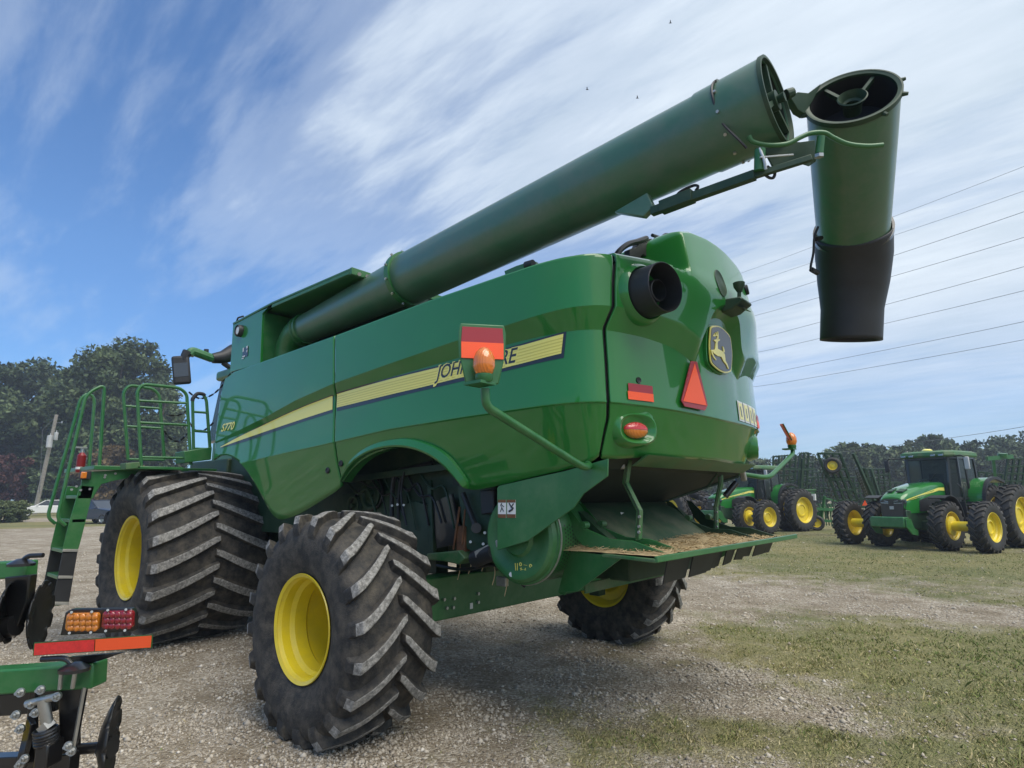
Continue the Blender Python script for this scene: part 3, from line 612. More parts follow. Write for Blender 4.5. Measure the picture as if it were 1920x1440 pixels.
for sd_ in (1, -1):
    ribbon('stripe_black_band', smooth_hits(shiftpx(st_t, -2)), smooth_hits([(414, 840)]+shiftpx(st_b[1:], 5.5)), 0.002, BLKDEC, side=sd_)  # black decal band bordering the yellow stripe
    ribbon('stripe_black_band', smooth_hits(shiftpx(r_t[:-1], -3)+[(1062, 621)]), smooth_hits(shiftpx(r_b[:-1], 7)+[(1057, 671)]), 0.002, BLKDEC, side=sd_)
    yt, yb = smooth_hits(st_t), smooth_hits(st_b); rt, rb = smooth_hits(r_t), smooth_hits(r_b)
    ribbon('yellow_stripe', yt, yb, 0.0045, YELDEC, side=sd_)
    ys = ribbon('yellow_stripe', rt, rb, 0.0045, YELDEC, side=sd_)
    for a0, a1, q0, q1 in [(k/6+0.02, k/6+0.075, rt, rb) for k in range(1, 6)]:
        ribbon('stripe_line', q0*(1-a0)+q1*a0, q0*(1-a1)+q1*a1, 0.0058, YELDEC2, side=sd_, parent=ys, rows=2)
def text_mesh(body, size, bold=0.0, shear=0.0, space=1.0):
    cu = bpy.data.curves.new('t', 'FONT'); cu.body = body; cu.size = size; cu.shear = shear; cu.offset = bold; cu.resolution_u = 3; cu.space_character = space
    ob = bpy.data.objects.new('t', cu); COL.objects.link(ob); bpy.context.view_layer.update()
    me = bpy.data.meshes.new_from_object(ob); V = np.array([v.co[:] for v in me.vertices]); F = [list(p.vertices) for p in me.polygons]
    bpy.data.objects.remove(ob); bpy.data.curves.remove(cu); bpy.data.meshes.remove(me); return V, F
def body_text(name, body, anchor, end, zc, size, lift, mt, bold=0.0, shear=0.3, side=1, xs=1.0, parent=None):
    """anchor/end are (s,z) of the left and right end of the baseline"""
    V, F = text_mesh(body, 1.0, bold, shear); w0, w1 = V[:, 0].min(), V[:, 0].max(); h1 = 0.76
    (s0, z0), (s1, z1) = anchor, end; t = (V[:, 0]-0)/(w1-0)
    s = s0+(s1-s0)*t; z = z0+(z1-z0)*t+V[:, 1]/h1*size
    P = bpt(s, z, lift); 
    if side < 0: P[:, 1] *= -1
    bm = bmesh.new(); vs = [bm.verts.new(p) for p in P]
    for f in F:
        try: bm.faces.new([vs[i] for i in f])
        except ValueError: pass
    me = bpy.data.meshes.new(name); bm.to_mesh(me); bm.free(); me.materials.append(mt); return link(bpy.data.objects.new(name, me), parent or CB)
a0, a1 = hit(819, 711), hit(972, 678)
body_text('side_lettering_outline', 'JOHN DEERE', (a0[0]-0.01, a0[1]-0.012), (a1[0]+0.012, a1[1]-0.012), 0, 0.128, 0.0062, YELDEC, bold=0.05, shear=0.28)
body_text('side_lettering', 'JOHN DEERE', a0, a1, 0, 0.115, 0.0076, BLKDEC, bold=0.012, shear=0.28)
a0, a1 = hit(416, 809), hit(440, 804)
body_text('model_lettering', 'S770', (a0[0]-0.02, a0[1]), a1, 0, 0.095, 0.005, YELDEC, bold=0.025, shear=0.3)
# ---- emblem on the rear hood ----
def rel_px(crop, sc, P): return [(crop[0]+x/sc, crop[1]+y/sc) for x, y in P]
E_ = lambda P: rel_px((1310, 590), 12, P)
def face_poly(P, lift, n2=1): 
    h = np.array([hit(*q) for q in P]); return bpt(h[:, 0], h[:, 1], lift)
def dense(P, k=6, closed=True):
    out = []; n = len(P)
    for i in range(n if closed else n-1):
        a, b_ = np.array(P[i]), np.array(P[(i+1) % n])
        for j in range(k): out.append(tuple(a+(b_-a)*j/k))
    return out
# the emblem is a slightly domed oval badge with its own thickness, centred on the hood
EC = (0.07, 2.815)
def emb(y, z, l): return Vector((-2.248-l, y, z))
def embpx(px, py, l):
    d = ray(px, py); t = (-2.248-l-CAM[0])/d[0]; p = CAM+d*t; return Vector(p)
shield = catmull([embpx(*q, 0.012) for q in E_([(215, 285), (300, 258), (400, 268), (520, 350), (645, 500), (680, 700), (697, 880), (690, 1100), (672, 1265), (610, 1310), (530, 1320), (420, 1275), (310, 1190), (222, 1090), (195, 960), (182, 700), (195, 440)])], 3, True)
scl = lambda P, k, l: [Vector((-2.248-l, (p.y-cen.y)*k+cen.y, (p.z-cen.z)*k+cen.z)) for p in P]
cen = sum(shield, Vector())/len(shield)
MB().prism(scl(shield, 1.06, -0.03), (-0.045, 0, 0)).build('emblem', GREEN, CB, bevel=0.004)
em = [c_ for c_ in CB.children if c_.name.startswith('emblem')][0]
MB().prism(scl(shield, 1.0, 0.026), (-0.008, 0, 0)).build('emblem_border', YELDEC, em)
MB().prism(scl(shield, 0.935, 0.030), (-0.008, 0, 0)).build('emblem_field', BLKDEC, em)
deer = [E_(q) for q in ([(360, 770), (375, 620), (350, 600), (332, 580), (350, 562), (395, 555), (430, 553), (468, 560), (455, 590), (420, 603), (412, 650), (418, 770), (540, 835), (575, 900), (590, 1040), (630, 1110), (655, 1190), (665, 1225), (650, 1220), (610, 1130), (545, 1050), (500, 950), (410, 930), (330, 870), (290, 810), (300, 860), (335, 950), (385, 1015), (375, 1028), (320, 960), (280, 870), (265, 795), (345, 790)],
                        [(525, 715), (545, 730), (570, 800), (575, 850), (545, 840)],
                        [(400, 560), (412, 500), (395, 478), (345, 492), (318, 488), (330, 470), (345, 425), (352, 470), (375, 468), (372, 400), (385, 400), (392, 460), (410, 470), (408, 385), (422, 380), (435, 480), (432, 560)])]
m_ = MB()
for D in deer: m_.prism([embpx(x, y, 0.038) for x, y in D], (-0.006, 0, 0))
m_.build('emblem_deer', YELDEC, em)
# ---- slow vehicle triangle ----
tr = lambda pts, l: [Vector(bpt(*hit(*q), lift=l)) for q in pts]
T1 = tr([(1290, 678), (1301, 679), (1321, 760), (1316, 770), (1278, 763), (1272, 752)], 0.02); nrm = (T1[2]-T1[0]).cross(T1[5]-T1[0]).normalized(); nrm = nrm if nrm.x < 0 else -nrm
tri = MB().prism(T1, nrm*0.006).build('slow_vehicle_triangle', REDREF, CB)
T2 = tr([(1296, 683), (1318, 761), (1275, 753)], 0.0275); MB().prism(T2, nrm*0.003).build('triangle_centre', ORREF, tri)
# ---- rear reflectors, both sides ----
for sd_ in (1, -1):
    q = [hit(*p) for p in ((1176, 718), (1222, 725), (1222, 740), (1176, 732))]; s0, z0 = q[0][0], 2.386; s1 = q[1][0]
    ribbon('red_reflector', [(s0, 2.39), (s1, 2.39)], [(s0, 2.335), (s1, 2.335)], 0.008, REDREF, 8, sd_); ribbon('orange_reflector', [(s0-0.008, 2.335), (s1, 2.335)], [(s0-0.008, 2.28), (s1, 2.28)], 0.009, ORREF, 8, sd_)
# four bin decals right of the triangle
for i, (l_, r_, t_, b_) in enumerate(((1387, 1396.5, 757, 793), (1398, 1406.5, 760, 796.5), (1408, 1415.5, 763.5, 800), (1416.5, 1422.5, 767, 802.5))):
    y0 = [-0.33, -0.49, -0.65, -0.81][i]; s0, s1 = 2*SM-sy(-y0), 2*SM-sy(-y0+0.14)
    d_ = ribbon('warning_decal', [(s0, 2.435), (s1, 2.435)], [(s0, 2.265), (s1, 2.265)], 0.006, WHITE, 6)
    ribbon('decal_field', [(s0+0.02, 2.42), (s1-0.02, 2.42)], [(s0+0.02, 2.28), (s1-0.02, 2.28)], 0.008, YELDEC, 6, parent=d_)
    ribbon('decal_symbol', [(s0+0.055+0.005*(i % 2), 2.395), (s1-0.06, 2.385)], [(s0+0.06, 2.305), (s1-0.055, 2.30+0.01*(i % 2))], 0.0095, BLKDEC, 5, parent=d_)
ribbon('red_decal', [(2*SM-sy(0.97), 2.35), (2*SM-sy(1.14), 2.35)], [(2*SM-sy(0.97), 2.265), (2*SM-sy(1.14), 2.265)], 0.006, ORREF, 6)
# ---- tail lights in raised housings ----
for sd_ in (1, -1):
    s0, z0 = sy(1.10), 2.095
    def ring(k1, k2, lf, n=32, pw=2.6, base=None):
        q = []
        for j in range(n):
            a = 2*math.pi*j/n; ca, sa = math.cos(a), math.sin(a); r_ = (abs(ca)**pw+abs(sa)**pw)**(-1/pw)
            ss_, z_ = s0+k1*ca*r_, z0+k2*sa*r_
            b0 = bpt(s0, z0+0.0, 0)[None] if False else bpt(ss_, z_, 0); n0 = Vector((-0.93, 0.36, 0)).normalized()
            flat = Vector(bpt(s0, z0, 0))+Vector((-0.36, -0.93, 0)).normalized()*(ss_-s0)+Vector((0, 0, z_-z0))
            q.append(flat+n0*lf if lf > -0.5 else Vector(bpt(ss_, z_, 0.0)))
        return [Vector((p.x, p.y*sd_, p.z)) for p in q]
    rings = [ring(0.195, 0.125, -1), ring(0.165, 0.108, 0.035), ring(0.150, 0.096, 0.045), ring(0.135, 0.085, 0.040), ring(0.115, 0.068, 0.012), ring(0.08, 0.045, 0.008)]
    vs = [p for r_ in rings for p in r_]; hs_ = MB().add(vs, [(i*32+k, i*32+(k+1) % 32, (i+1)*32+(k+1) % 32, (i+1)*32+k) for i in range(5) for k in range(32)]).build('tail_light', GREEN, CB, smooth=0.9)
    for nm_, mt, zlo in (('red_lens', REDLENS, 1), ('amber_lens', AMBER, -1)):
        vs = []; rr_ = [(1.0, 0.012), (0.96, 0.03), (0.75, 0.045), (0.4, 0.052), (0.0, 0.054)]
        for k, lf in rr_:
            for j in range(17):
                a = math.pi*j/16; vs.append((0.098*k*math.cos(a), max(0.0, 0.056*k*math.sin(a))*zlo+(0.001*zlo), lf))
        P = [Vector(bpt(s0, z0, 0))+Vector((-0.36, -0.93, 0)).normalized()*a+Vector((0, 0, b_-0.006 if zlo < 0 else b_*0.95-0.006))+Vector((-0.93, 0.36, 0)).normalized()*c_ for a, b_, c_ in vs]
        P = [Vector((p.x, p.y*sd_, p.z)) for p in P]
        MB().add(P, [(i*17+k, i*17+k+1, (i+1)*17+k+1, (i+1)*17+k) for i in range(4) for k in range(16)]).build(nm_, mt, hs_, smooth=1.2)
# ---- exhaust / air duct on the left of the hood ----
ex = Vector(bpt(*hit(1206, 551))); axd = Vector((-0.96, 0.22, -0.03)).normalized()
d0 = ex+axd*-0.08
du = MB().lathe([(0.0, 0.225), (0.07, 0.215), (0.10, 0.20), (0.115, 0.185), (0.10, 0.175)], d0, axd, 48).build('duct_collar', GREEN, CB, smooth=0.7)
MB().lathe([(0.04, 0.172), (0.27, 0.168), (0.275, 0.163), (0.26, 0.158), (0.06, 0.156), (0.06, 0.0)], d0, axd, 48).lathe([(0.06, 0.08), (0.20, 0.076), (0.205, 0.068), (0.08, 0.064), (0.08, 0)], d0+Vector((0, -0.02, 0)), axd, 32).build('exhaust_duct', BLACK, CB, smooth=0.7)
# ---- camera, work light, port and small fittings on the hood ----
def hp(px, py, l=0.0): return Vector(bpt(*hit(px, py), lift=l))
ps, pz = hit(1351, 531); ov = lambda k, l: [Vector(bpt(ps+0.085*k*math.cos(a), pz+0.115*k*math.sin(a), l)) for a in np.linspace(0, 2*np.pi, 33)[:-1]]
rg_ = [ov(1.0, 0.0), ov(0.97, 0.006), ov(0.9, 0.006), ov(0.86, 0.003), ov(0.45, 0.003), ov(0.02, 0.003)]; MB().add([p for r_ in rg_ for p in r_], [(i*32+k, i*32+(k+1) % 32, (i+1)*32+(k+1) % 32, (i+1)*32+k) for i in range(5) for k in range(32)]).build('hood_port', DARKG, CB, smooth=0.8)
c0 = hp(1366, 575, 0.0)
wl_ = MB().prism([c0+Vector((0.03, -0.12, 0.05)), c0+Vector((-0.13, -0.12, 0.04)), c0+Vector((-0.15, -0.12, 0.01)), c0+Vector((-0.05, -0.12, -0.05)), c0+Vector((0.03, -0.12, -0.06))], (0, 0.2, 0)).build('rear_work_light', DARKG, CB, bevel=0.012)
MB().box(c0+Vector((-0.095, -0.02, -0.025)), (0.1, 0.16, 0.004), Matrix.Rotation(math.radians(-28), 3, 'Y')).build('light_lens', BLACKP, wl_)
m_ = MB().tube([c0+Vector((-0.08, -0.02, 0.03)), c0+Vector((-0.09, -0.02, 0.13))], 0.016, 8); m_.tube([c0+Vector((-0.09, -0.02, 0.11)), c0+Vector((-0.09, -0.02, 0.15)), c0+Vector((-0.09, -0.02, 0.185)), c0+Vector((-0.09, -0.02, 0.19))], [0.02, 0.042, 0.046, 0.03], 16); m_.build('rear_camera', DARKG, wl_)
c0 = hp(1398, 544, 0.0); MB().lathe([(0.0, 0.045), (0.02, 0.045), (0.026, 0.036), (0.018, 0.03), (0.018, 0)], c0, (-1, -0.3, 0.15), 20).build('hood_latch', BLACK, CB)
c0 = hp(1197, 713, 0.0); MB().lathe([(0.0, 0.022), (0.008, 0.02), (0.004, 0.014), (0.004, 0)], c0, (-0.93, 0.36, 0), 16).build('latch_hole', BLACK, CB)
for p in ((615, 882), (640, 869)):
    c0 = hp(*p); MB().lathe([(0.0, 0.030), (0.012, 0.028), (0.016, 0.02), (0.010, 0.014), (0.010, 0)], c0, (0, 1, 0), 18).build('panel_latch', BLACK, CB)
# bracket and hoses above the duct
m_ = MB(); B0 = lambda px, py: at(px, py, 'x', -2.0)
m_.prism([B0(1181, 486), B0(1181, 468), B0(1195, 462), B0(1200, 450), B0(1222, 447), B0(1230, 455), B0(1232, 498), B0(1214, 492), B0(1212, 480), B0(1206, 477), B0(1201, 482), B0(1201, 490)], (0.05, 0, 0))
m_.build('hinge_bracket', BLACK, CB, bevel=0.004)
MB().tube(catmull([B0(1150, 500), B0(1158, 475), B0(1176, 459), B0(1195, 453), B0(1212, 447)], 6), 0.022, 8).build('hose', HOSE, CB)
MB().prism([B0(1228, 447), B0(1256, 448), B0(1252, 470), B0(1246, 486), B0(1232, 478)], (0.04, 0, 0)).build('hood_hinge_plate', GREEN_S, CB, bevel=0.004)
MB().tube([B0(1223, 441), B0(1252, 451)], 0.014, 8).tube(catmull([B0(1240, 450), B0(1243, 442), B0(1251, 439), B0(1262, 446)], 6), 0.01, 8).build('hood_strut', BLACK, CB)
# ================= WHEELS =================
def tyre_meshes(R, W, rr, nlug, lugh, name='tyre', lugw=0.07, sweep=0.62, ring=96, lugang=1.0):
    """meshes in local coordinates, axle along Y, outer face towards +Y"""
    Rc = R-lugh; h = Rc-rr; hw = W/2
    prof = [(-hw*0.80, rr-0.01), (-hw*0.84, rr+0.02), (-hw*0.93, rr+h*0.2), (-hw*1.0, rr+h*0.48), (-hw*0.99, rr+h*0.66), (-hw*0.95, rr+h*0.80), (-hw*0.88, Rc-0.045), (-hw*0.76, Rc-0.016), (-hw*0.5, Rc-0.004), (-hw*0.2, Rc), (0, Rc)]
    prof = prof+[(-a, b) for a, b in prof[-2::-1]]
    def cr(w_):                                           # carcass radius at lateral position
        return np.interp(abs(w_)/hw, [0, 0.2, 0.5, 0.76, 0.88, 0.95, 0.985], [Rc, Rc, Rc-0.004, Rc-0.016, Rc-0.045, rr+h*0.80, rr+h*0.7])
    body = MB().lathe(prof, (0, 0, 0), (0, 1, 0), ring)
    lug = MB()
    for sd in (-1, 1):
        for k in range(nlug):
            p0 = 2*math.pi*(k+(0.5 if sd > 0 else 0))/nlug
            ws = [-0.035*hw, 0.08*hw, 0.25*hw, 0.45*hw, 0.62*hw, 0.78*hw, 0.88*hw, 0.94*hw, 0.975*hw]
            rows = []
            for i, w_ in enumerate(ws):
                u = max(w_, 0)/hw; ph = p0-sweep*(u*0.92-0.18*u*u)/1.0*(W/2)/R*lugang
                top = max(cr(w_)+lugh*(1.0 if w_ < 0.8*hw else 0.9), 0)
                if w_ >= 0.86*hw: top = R-0.012-(w_/hw-0.86)*0.55
                if w_ >= 0.93*hw: top = min(top, R-0.07-(w_/hw-0.93)*1.2)
                rad_base = cr(w_)-0.012
                wl = lugw/2/R*(0.78+0.35*u); wb = wl*1.45
                ends = 0.75 if i == 0 else 1.0
                yb = sd*w_; yt = sd*(w_ if w_ < 0.86*hw else w_+0.012)
                q = []
                for dp, rad in ((-wb, rad_base), (-wl*ends, top), (wl*ends, top), (wb, rad_base)):
                    a = ph+dp; yy = yt if rad == top else yb
                    q.append((rad*math.sin(a), yy, rad*math.cos(a)))
                rows.append(q)
            vs = [p for r_ in rows for p in r_]; n = len(rows)
            base = len(lug.v)
            lug.mi = 0
            lug.add(vs, [(i*4, i*4+1, i*4+5, i*4+4) for i in range(n-1)]+[(i*4+2, i*4+3, i*4+7, i*4+6) for i in range(n-1)]+[(0, 1, 2, 3), tuple((n-1)*4+j for j in (3, 2, 1, 0))])
            fs = [(i*4+1, i*4+2, i*4+6, i*4+5) for i in range(n-1)]
            for f in fs[:n-2]: lug.f.append([base+i for i in f]); lug.m.append(1)
            for f in fs[n-2:]: lug.f.append([base+i for i in f]); lug.m.append(0)
    body.mi = 0; b = len(body.v); body.v += lug.v; body.f += [[b+i for i in f] for f in lug.f]; body.m += [x*1 for x in lug.m]
    return body
def rim_mb(rr, W, deep=0.5, inner=True):
    hw = W/2*0.86; m = MB()
    # outer flange, barrel stepping inward to the disc
    d = hw-W*deep
    m.lathe([(hw, rr-0.005), (hw+0.012, rr+0.018), (hw+0.004, rr+0.022), (hw-0.004, rr), (hw-0.03, rr-0.018), (hw-0.09, rr-0.022), (hw-0.12, rr-0.045), (hw-0.30*W, rr-0.05), (hw-0.33*W, rr-0.03), (d, rr-0.035), (d-0.01, rr*0.62), (d+0.04, rr*0.5), (d+0.045, rr*0.42), (d+0.01, rr*0.40), (d+0.01, 0)], (0, 0, 0), (0, 1, 0), 72)
    m.lathe([(-hw, rr-0.005), (-hw-0.012, rr+0.018), (-hw-0.002, rr), (-hw+0.03, rr-0.02), (-hw+0.1, rr-0.05), (d-0.03, rr-0.045), (d-0.035, rr*0.6), (d+0.0, rr*0.45), (d-0.01, 0)], (0, 0, 0), (0, 1, 0), 72)
    return m
def flat_bottom(me, zc, hw):
    """rest the tyre on the ground: flatten what would sink and bulge it sideways"""
    for v in me.vertices:
        lim = -zc+0.004
        if v.co.z < lim+0.03:
            dz = lim-v.co.z
            if dz > 0:
                v.co.z = lim; v.co.y *= 1+0.25*dz
def wheel(name, parent, c, R, W, rr, nlug, lugh, zc, out=1, label=None, deep=0.5, **kw):
    w_ = bpy.data.objects.new(name, None); link(w_, parent); w_.location = c
    if out < 0: w_.rotation_euler = (0, 0, math.pi)
    if label: w_['label'] = label
    mb = tyre_meshes(R, W, rr, nlug, lugh, **kw)
    if out < 0:                                           # keep the tread direction the same on both sides
        mb.v = [(-x, y, z) for x, y, z in mb.v]
    t = mb.build('tyre', [RUBBER, LUGTOP], w_, smooth=0.5); flat_bottom(t.data, zc, W/2); bv = t.modifiers.new('bevel', 'BEVEL'); bv.width = 0.009; bv.segments = 2; bv.limit_method = 'ANGLE'; bv.angle_limit = 0.7
    rim_mb(rr, W, deep).build('rim', YELLOW, w_, smooth=0.5)
    d = W/2*0.86-W*deep; hb = MB().lathe([(d+0.005, rr*0.36), (d+0.05, rr*0.36), (d+0.06, rr*0.3), (d+0.1, rr*0.28), (d+0.11, 0)], (0, 0, 0), (0, 1, 0), 32)
    for k in range(10):
        a = k*math.pi/5; hb.cyl((rr*0.46*math.sin(a), d+0.03, rr*0.46*math.cos(a)), (rr*0.46*math.sin(a), d+0.075, rr*0.46*math.cos(a)), 0.014, n=6)
    hb.build('hub', GREEN_S, w_)
    return w_
RW, RWW = 0.81, 0.70; FW, FWW = 1.04, 1.40
wheel('rear_wheel', CB, (0, 1.925, 0.752), RW, RWW, 0.352, 20, 0.058, 0.752, 1, deep=0.66, lugw=0.078, sweep=1.15)
wheel('rear_wheel', CB, (0, -1.925, 0.752), RW, RWW, 0.352, 20, 0.058, 0.752, -1, deep=0.66, lugw=0.078, sweep=1.15)
wheel('front_wheel', CB, (4.19, 1.50, 0.978), FW, FWW, 0.465, 21, 0.06, 0.978, 1, deep=0.55, lugw=0.10, sweep=0.62)
wheel('front_wheel', CB, (4.19, -1.50, 0.978), FW, FWW, 0.465, 21, 0.06, 0.978, -1, deep=0.55, lugw=0.10, sweep=0.62)
# axles
m_ = MB(); m_.bb((-0.11, -1.45, 0.635), (0.11, 1.50, 0.99))
ax_ = m_.build('rear_axle', GREEN_S, CB, bevel=0.012)
m_ = MB()
for px, py in ((831, 1124), (836, 1140), (850, 1122), (848, 1139), (895, 1113), (895, 1129)):
    c = at(px, py, 'x', -0.11); m_.cyl(c+Vector((-0.022, 0, 0)), c, 0.014, n=6)
m_.build('bolts', STEEL, ax_)
c = at(884, 1136, 'x', -0.1125); MB().box(c, (0.003, 0.035, 0.05)).build('lift_decal', WHITE, ax_)
for s_ in (1, -1): MB().cyl((0, s_*1.45, 0.75), (0, s_*1.72, 0.75), 0.16, 0.13, 24).box((0, s_*1.52, 0.70), (0.14, 0.14, 0.34)).build('axle_knuckle', DARKG, CB, bevel=0.01)
MB().bb((4.0, -1.1, 0.75), (4.4, 1.1, 1.2)).cyl((4.19, -1.3, 0.98), (4.19, 1.3, 0.98), 0.2).build('front_axle', DARKG, CB, bevel=0.02)
# ================= UNDERBODY =================
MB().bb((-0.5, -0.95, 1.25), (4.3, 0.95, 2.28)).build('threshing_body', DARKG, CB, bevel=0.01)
MB().bb((-0.15, -0.5, 0.98), (0.25, 0.5, 1.28)).bb((0.3, 0.55, 0.95), (4.0, 0.70, 1.35)).bb((0.3, -0.70, 0.95), (4.0, -0.55, 1.35)).build('frame_rail', DARKG, CB, bevel=0.01)
MB().bb((4.3, -1.0, 0.7), (5.6, 1.0, 2.2)).build('feeder_house', DARKG, CB, bevel=0.02)
# machinery seen inside the wheel arch
yi = 1.0; Q = lambda px, py, y=1.0: at(px, py, 'y', y)
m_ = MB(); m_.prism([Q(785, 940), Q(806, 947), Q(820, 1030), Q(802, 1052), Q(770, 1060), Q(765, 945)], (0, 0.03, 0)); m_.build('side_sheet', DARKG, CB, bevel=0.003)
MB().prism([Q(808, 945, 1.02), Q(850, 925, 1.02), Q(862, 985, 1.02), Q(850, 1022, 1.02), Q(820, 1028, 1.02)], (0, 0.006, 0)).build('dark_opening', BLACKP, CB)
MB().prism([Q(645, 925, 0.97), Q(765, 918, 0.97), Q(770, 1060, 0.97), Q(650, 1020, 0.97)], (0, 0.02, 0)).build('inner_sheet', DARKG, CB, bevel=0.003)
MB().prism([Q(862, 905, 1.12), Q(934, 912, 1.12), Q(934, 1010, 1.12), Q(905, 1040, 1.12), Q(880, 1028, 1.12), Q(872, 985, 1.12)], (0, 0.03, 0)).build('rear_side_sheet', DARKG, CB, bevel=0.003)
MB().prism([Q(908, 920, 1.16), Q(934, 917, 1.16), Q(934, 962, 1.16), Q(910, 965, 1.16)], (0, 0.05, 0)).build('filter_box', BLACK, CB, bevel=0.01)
m_ = MB(); m_.tube(catmull([Q(735, 975, 1.05), Q(735, 930, 1.05), Q(742, 888, 1.05), Q(770, 878, 1.05), Q(810, 868, 1.05)], 6), 0.022, 8); m_.tube(catmull([Q(748, 1000, 1.07), Q(747, 945, 1.07), Q(752, 900, 1.07), Q(765, 890, 1.07)], 6), 0.014, 8)
m_.tube(catmull([Q(762, 985, 1.09), Q(752, 930, 1.09), Q(758, 885, 1.09)], 6), 0.010, 6); m_.build('hydraulic_hose', HOSE, CB)
m_ = MB(); m_.tube([Q(868, 925, 1.2), Q(893, 990, 1.2)], 0.022, 8); m_.tube([Q(893, 990, 1.15), Q(893, 990, 1.24)], 0.04, 12); m_.build('tension_rod', BLACK, CB)
MB().tube([Q(862, 950, 1.18), Q(850, 1030, 1.18)], 0.01, 6).tube([Q(872, 955, 1.18), Q(866, 1020, 1.18)], 0.008, 6).build('control_cable', RUST, CB)
MB().prism([Q(820, 1036, 1.1), Q(880, 1030, 1.1), Q(892, 1045, 1.1), Q(880, 1056, 1.1), Q(850, 1050, 1.1), Q(822, 1048, 1.1)], (0, 0.12, 0)).build('lever_bracket', GREEN_D, CB, bevel=0.008)
MB().box(Q(868, 1012, 1.14), (0.10, 0.06, 0.22)).build('rusty_bracket', RUST, CB, bevel=0.01)
m_ = MB(); m_.bar(Q(893, 1040, 1.25), Q(936, 1018, 1.25), 0.03, 0.05); m_.build('cross_strap', ALUM, CB, bevel=0.004)
MB().cyl(Q(892, 1048, 1.18), Q(928, 1034, 1.24), 0.065, 0.06, 20).build('hydraulic_motor', BLACK, CB)
m_ = MB()
for px, py in ((735, 948), (745, 946), (757, 947), (909, 999), (882, 1016), (906, 1020), (910, 930)): m_.cyl(Q(px, py, 1.16 if px > 850 else 1.08), Q(px, py, 1.19 if px > 850 else 1.11), 0.012, n=6)
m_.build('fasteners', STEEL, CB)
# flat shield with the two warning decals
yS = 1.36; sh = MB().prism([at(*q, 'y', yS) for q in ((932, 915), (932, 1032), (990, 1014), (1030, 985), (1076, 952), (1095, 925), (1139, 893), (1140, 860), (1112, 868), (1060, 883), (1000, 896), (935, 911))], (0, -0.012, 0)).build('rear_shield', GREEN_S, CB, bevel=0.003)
for x0, x1 in ((934, 949), (951, 967)):
    a = at(x0, 937, 'y', yS+0.002); b_ = at(x1, 971, 'y', yS+0.002)
    d_ = MB().bb((b_.x, yS+0.001, b_.z), (a.x, yS+0.003, a.z)).build('warning_decal', WHITE, sh)
    h_ = a.z-b_.z
    MB().bb((b_.x, yS+0.0035, a.z-h_*0.16), (a.x, yS+0.0045, a.z)).bb((b_.x, yS+0.0035, b_.z), (a.x, yS+0.0045, b_.z+h_*0.2)).build('decal_band', RUST, d_)
    cxm = (a.x+b_.x)/2; czm = b_.z+h_*0.55; q = MB(); y_ = yS+0.0045
    if x0 < 940:
        for P in ([(0, 0.26), (0.1, 0.15), (0, 0.0), (0.12, -0.22)], [(0, 0.0), (-0.14, -0.2)], [(0.05, 0.18), (-0.16, 0.06)]):
            q.tube([(cxm+u*h_, y_, czm+v*h_) for u, v in P], h_*0.025, 6)
    else:
        for P, r_ in (([(0.15, 0.26), (-0.05, 0.0)], 0.04), ([(-0.18, 0.24), (0.02, 0.02)], 0.035), ([(0.17, -0.2), (-0.06, -0.1), (-0.16, 0.02)], 0.06)):
            q.tube([(cxm+u*h_, y_, czm+v*h_) for u, v in P], h_*r_, 6)
    q.build('decal_symbol', BLKDEC, d_)
# round chopper drum housing on the left side
for s_ in (1,):
    c = Vector((-1.205, 0.0, 1.375)); R0 = 0.32
    dr = MB().lathe([(0.76, 0), (0.76, R0-0.02), (0.77, R0), (1.19, R0), (1.20, R0+0.012), (1.222, R0+0.012), (1.225, R0-0.0), (1.26, R0-0.01), (1.275, R0-0.03), (1.275, R0-0.075), (1.262, R0-0.1), (1.262, 0.14), (1.285, 0.12), (1.285, 0)], (c.x, 0, c.z), (0, s_, 0), 64).build('chopper_drum_housing', GREEN_S, CB, smooth=0.5)
    MB().lathe([(1.185, R0+0.004), (1.187, R0+0.018), (1.199, R0+0.018), (1.20, R0+0.004)], (c.x, 0, c.z), (0, s_, 0), 64).build('drum_clamp_band', ALUM, dr, smooth=0.5)
    hol = MB()
    for i in range(9):
        for j in range(26):
            a = math.radians(-195+j*4.6+(2.3 if i % 2 else 0)); y_ = 0.90+i*0.028
            if a > math.radians(-95): continue
            n_ = Vector((math.cos(a), 0, math.sin(a))); p = Vector((c.x, s_*y_, c.z))+n_*R0
            t_ = Vector((-n_.z, 0, n_.x)); u_ = Vector((0, 1, 0)); b0 = len(hol.v)
            vs = [p+n_*0.0015+(t_*math.cos(k*math.pi/3)+u_*math.sin(k*math.pi/3))*0.0075 for k in range(6)]; hol.add(vs, [tuple(range(6))])
    hol.build('perforation', BLACKP, dr, smooth=0)
    if s_ > 0:
        q = MB(); zf = 1.2665
        for px, py, r_ in ((976, 1058, 0.013), (995, 1061, 0.013)):
            p = at(px, py, 'y', zf); q.lathe([(0, r_*0.5), (0.001, r_*0.5), (0.001, r_), (0, r_)], p, (0, 1, 0), 16)
        for (xa, ya), (xb, yb) in (((966, 1056), (967, 1070)), ((970, 1056), (970, 1070)), ((975, 1066), (980, 1068)), ((977, 1064), (977, 1070)), ((982, 1068), (988, 1069)), ((985, 1065), (985, 1072)), ((990, 1069), (998, 1070)), ((995, 1066), (996, 1075)), ((982, 1059), (988, 1060))):
            q.bar(at(xa, ya, 'y', zf), at(xb, yb, 'y', zf), 0.002, 0.006, (0, 1, 0))
        q.build('lubrication_decal', YELDEC, dr, smooth=0)
        MB().cyl(at(959, 1077, 'y', 1.255), at(959, 1077, 'y', 1.275), 0.018, n=8).build('drum_bolt', STEEL, dr)
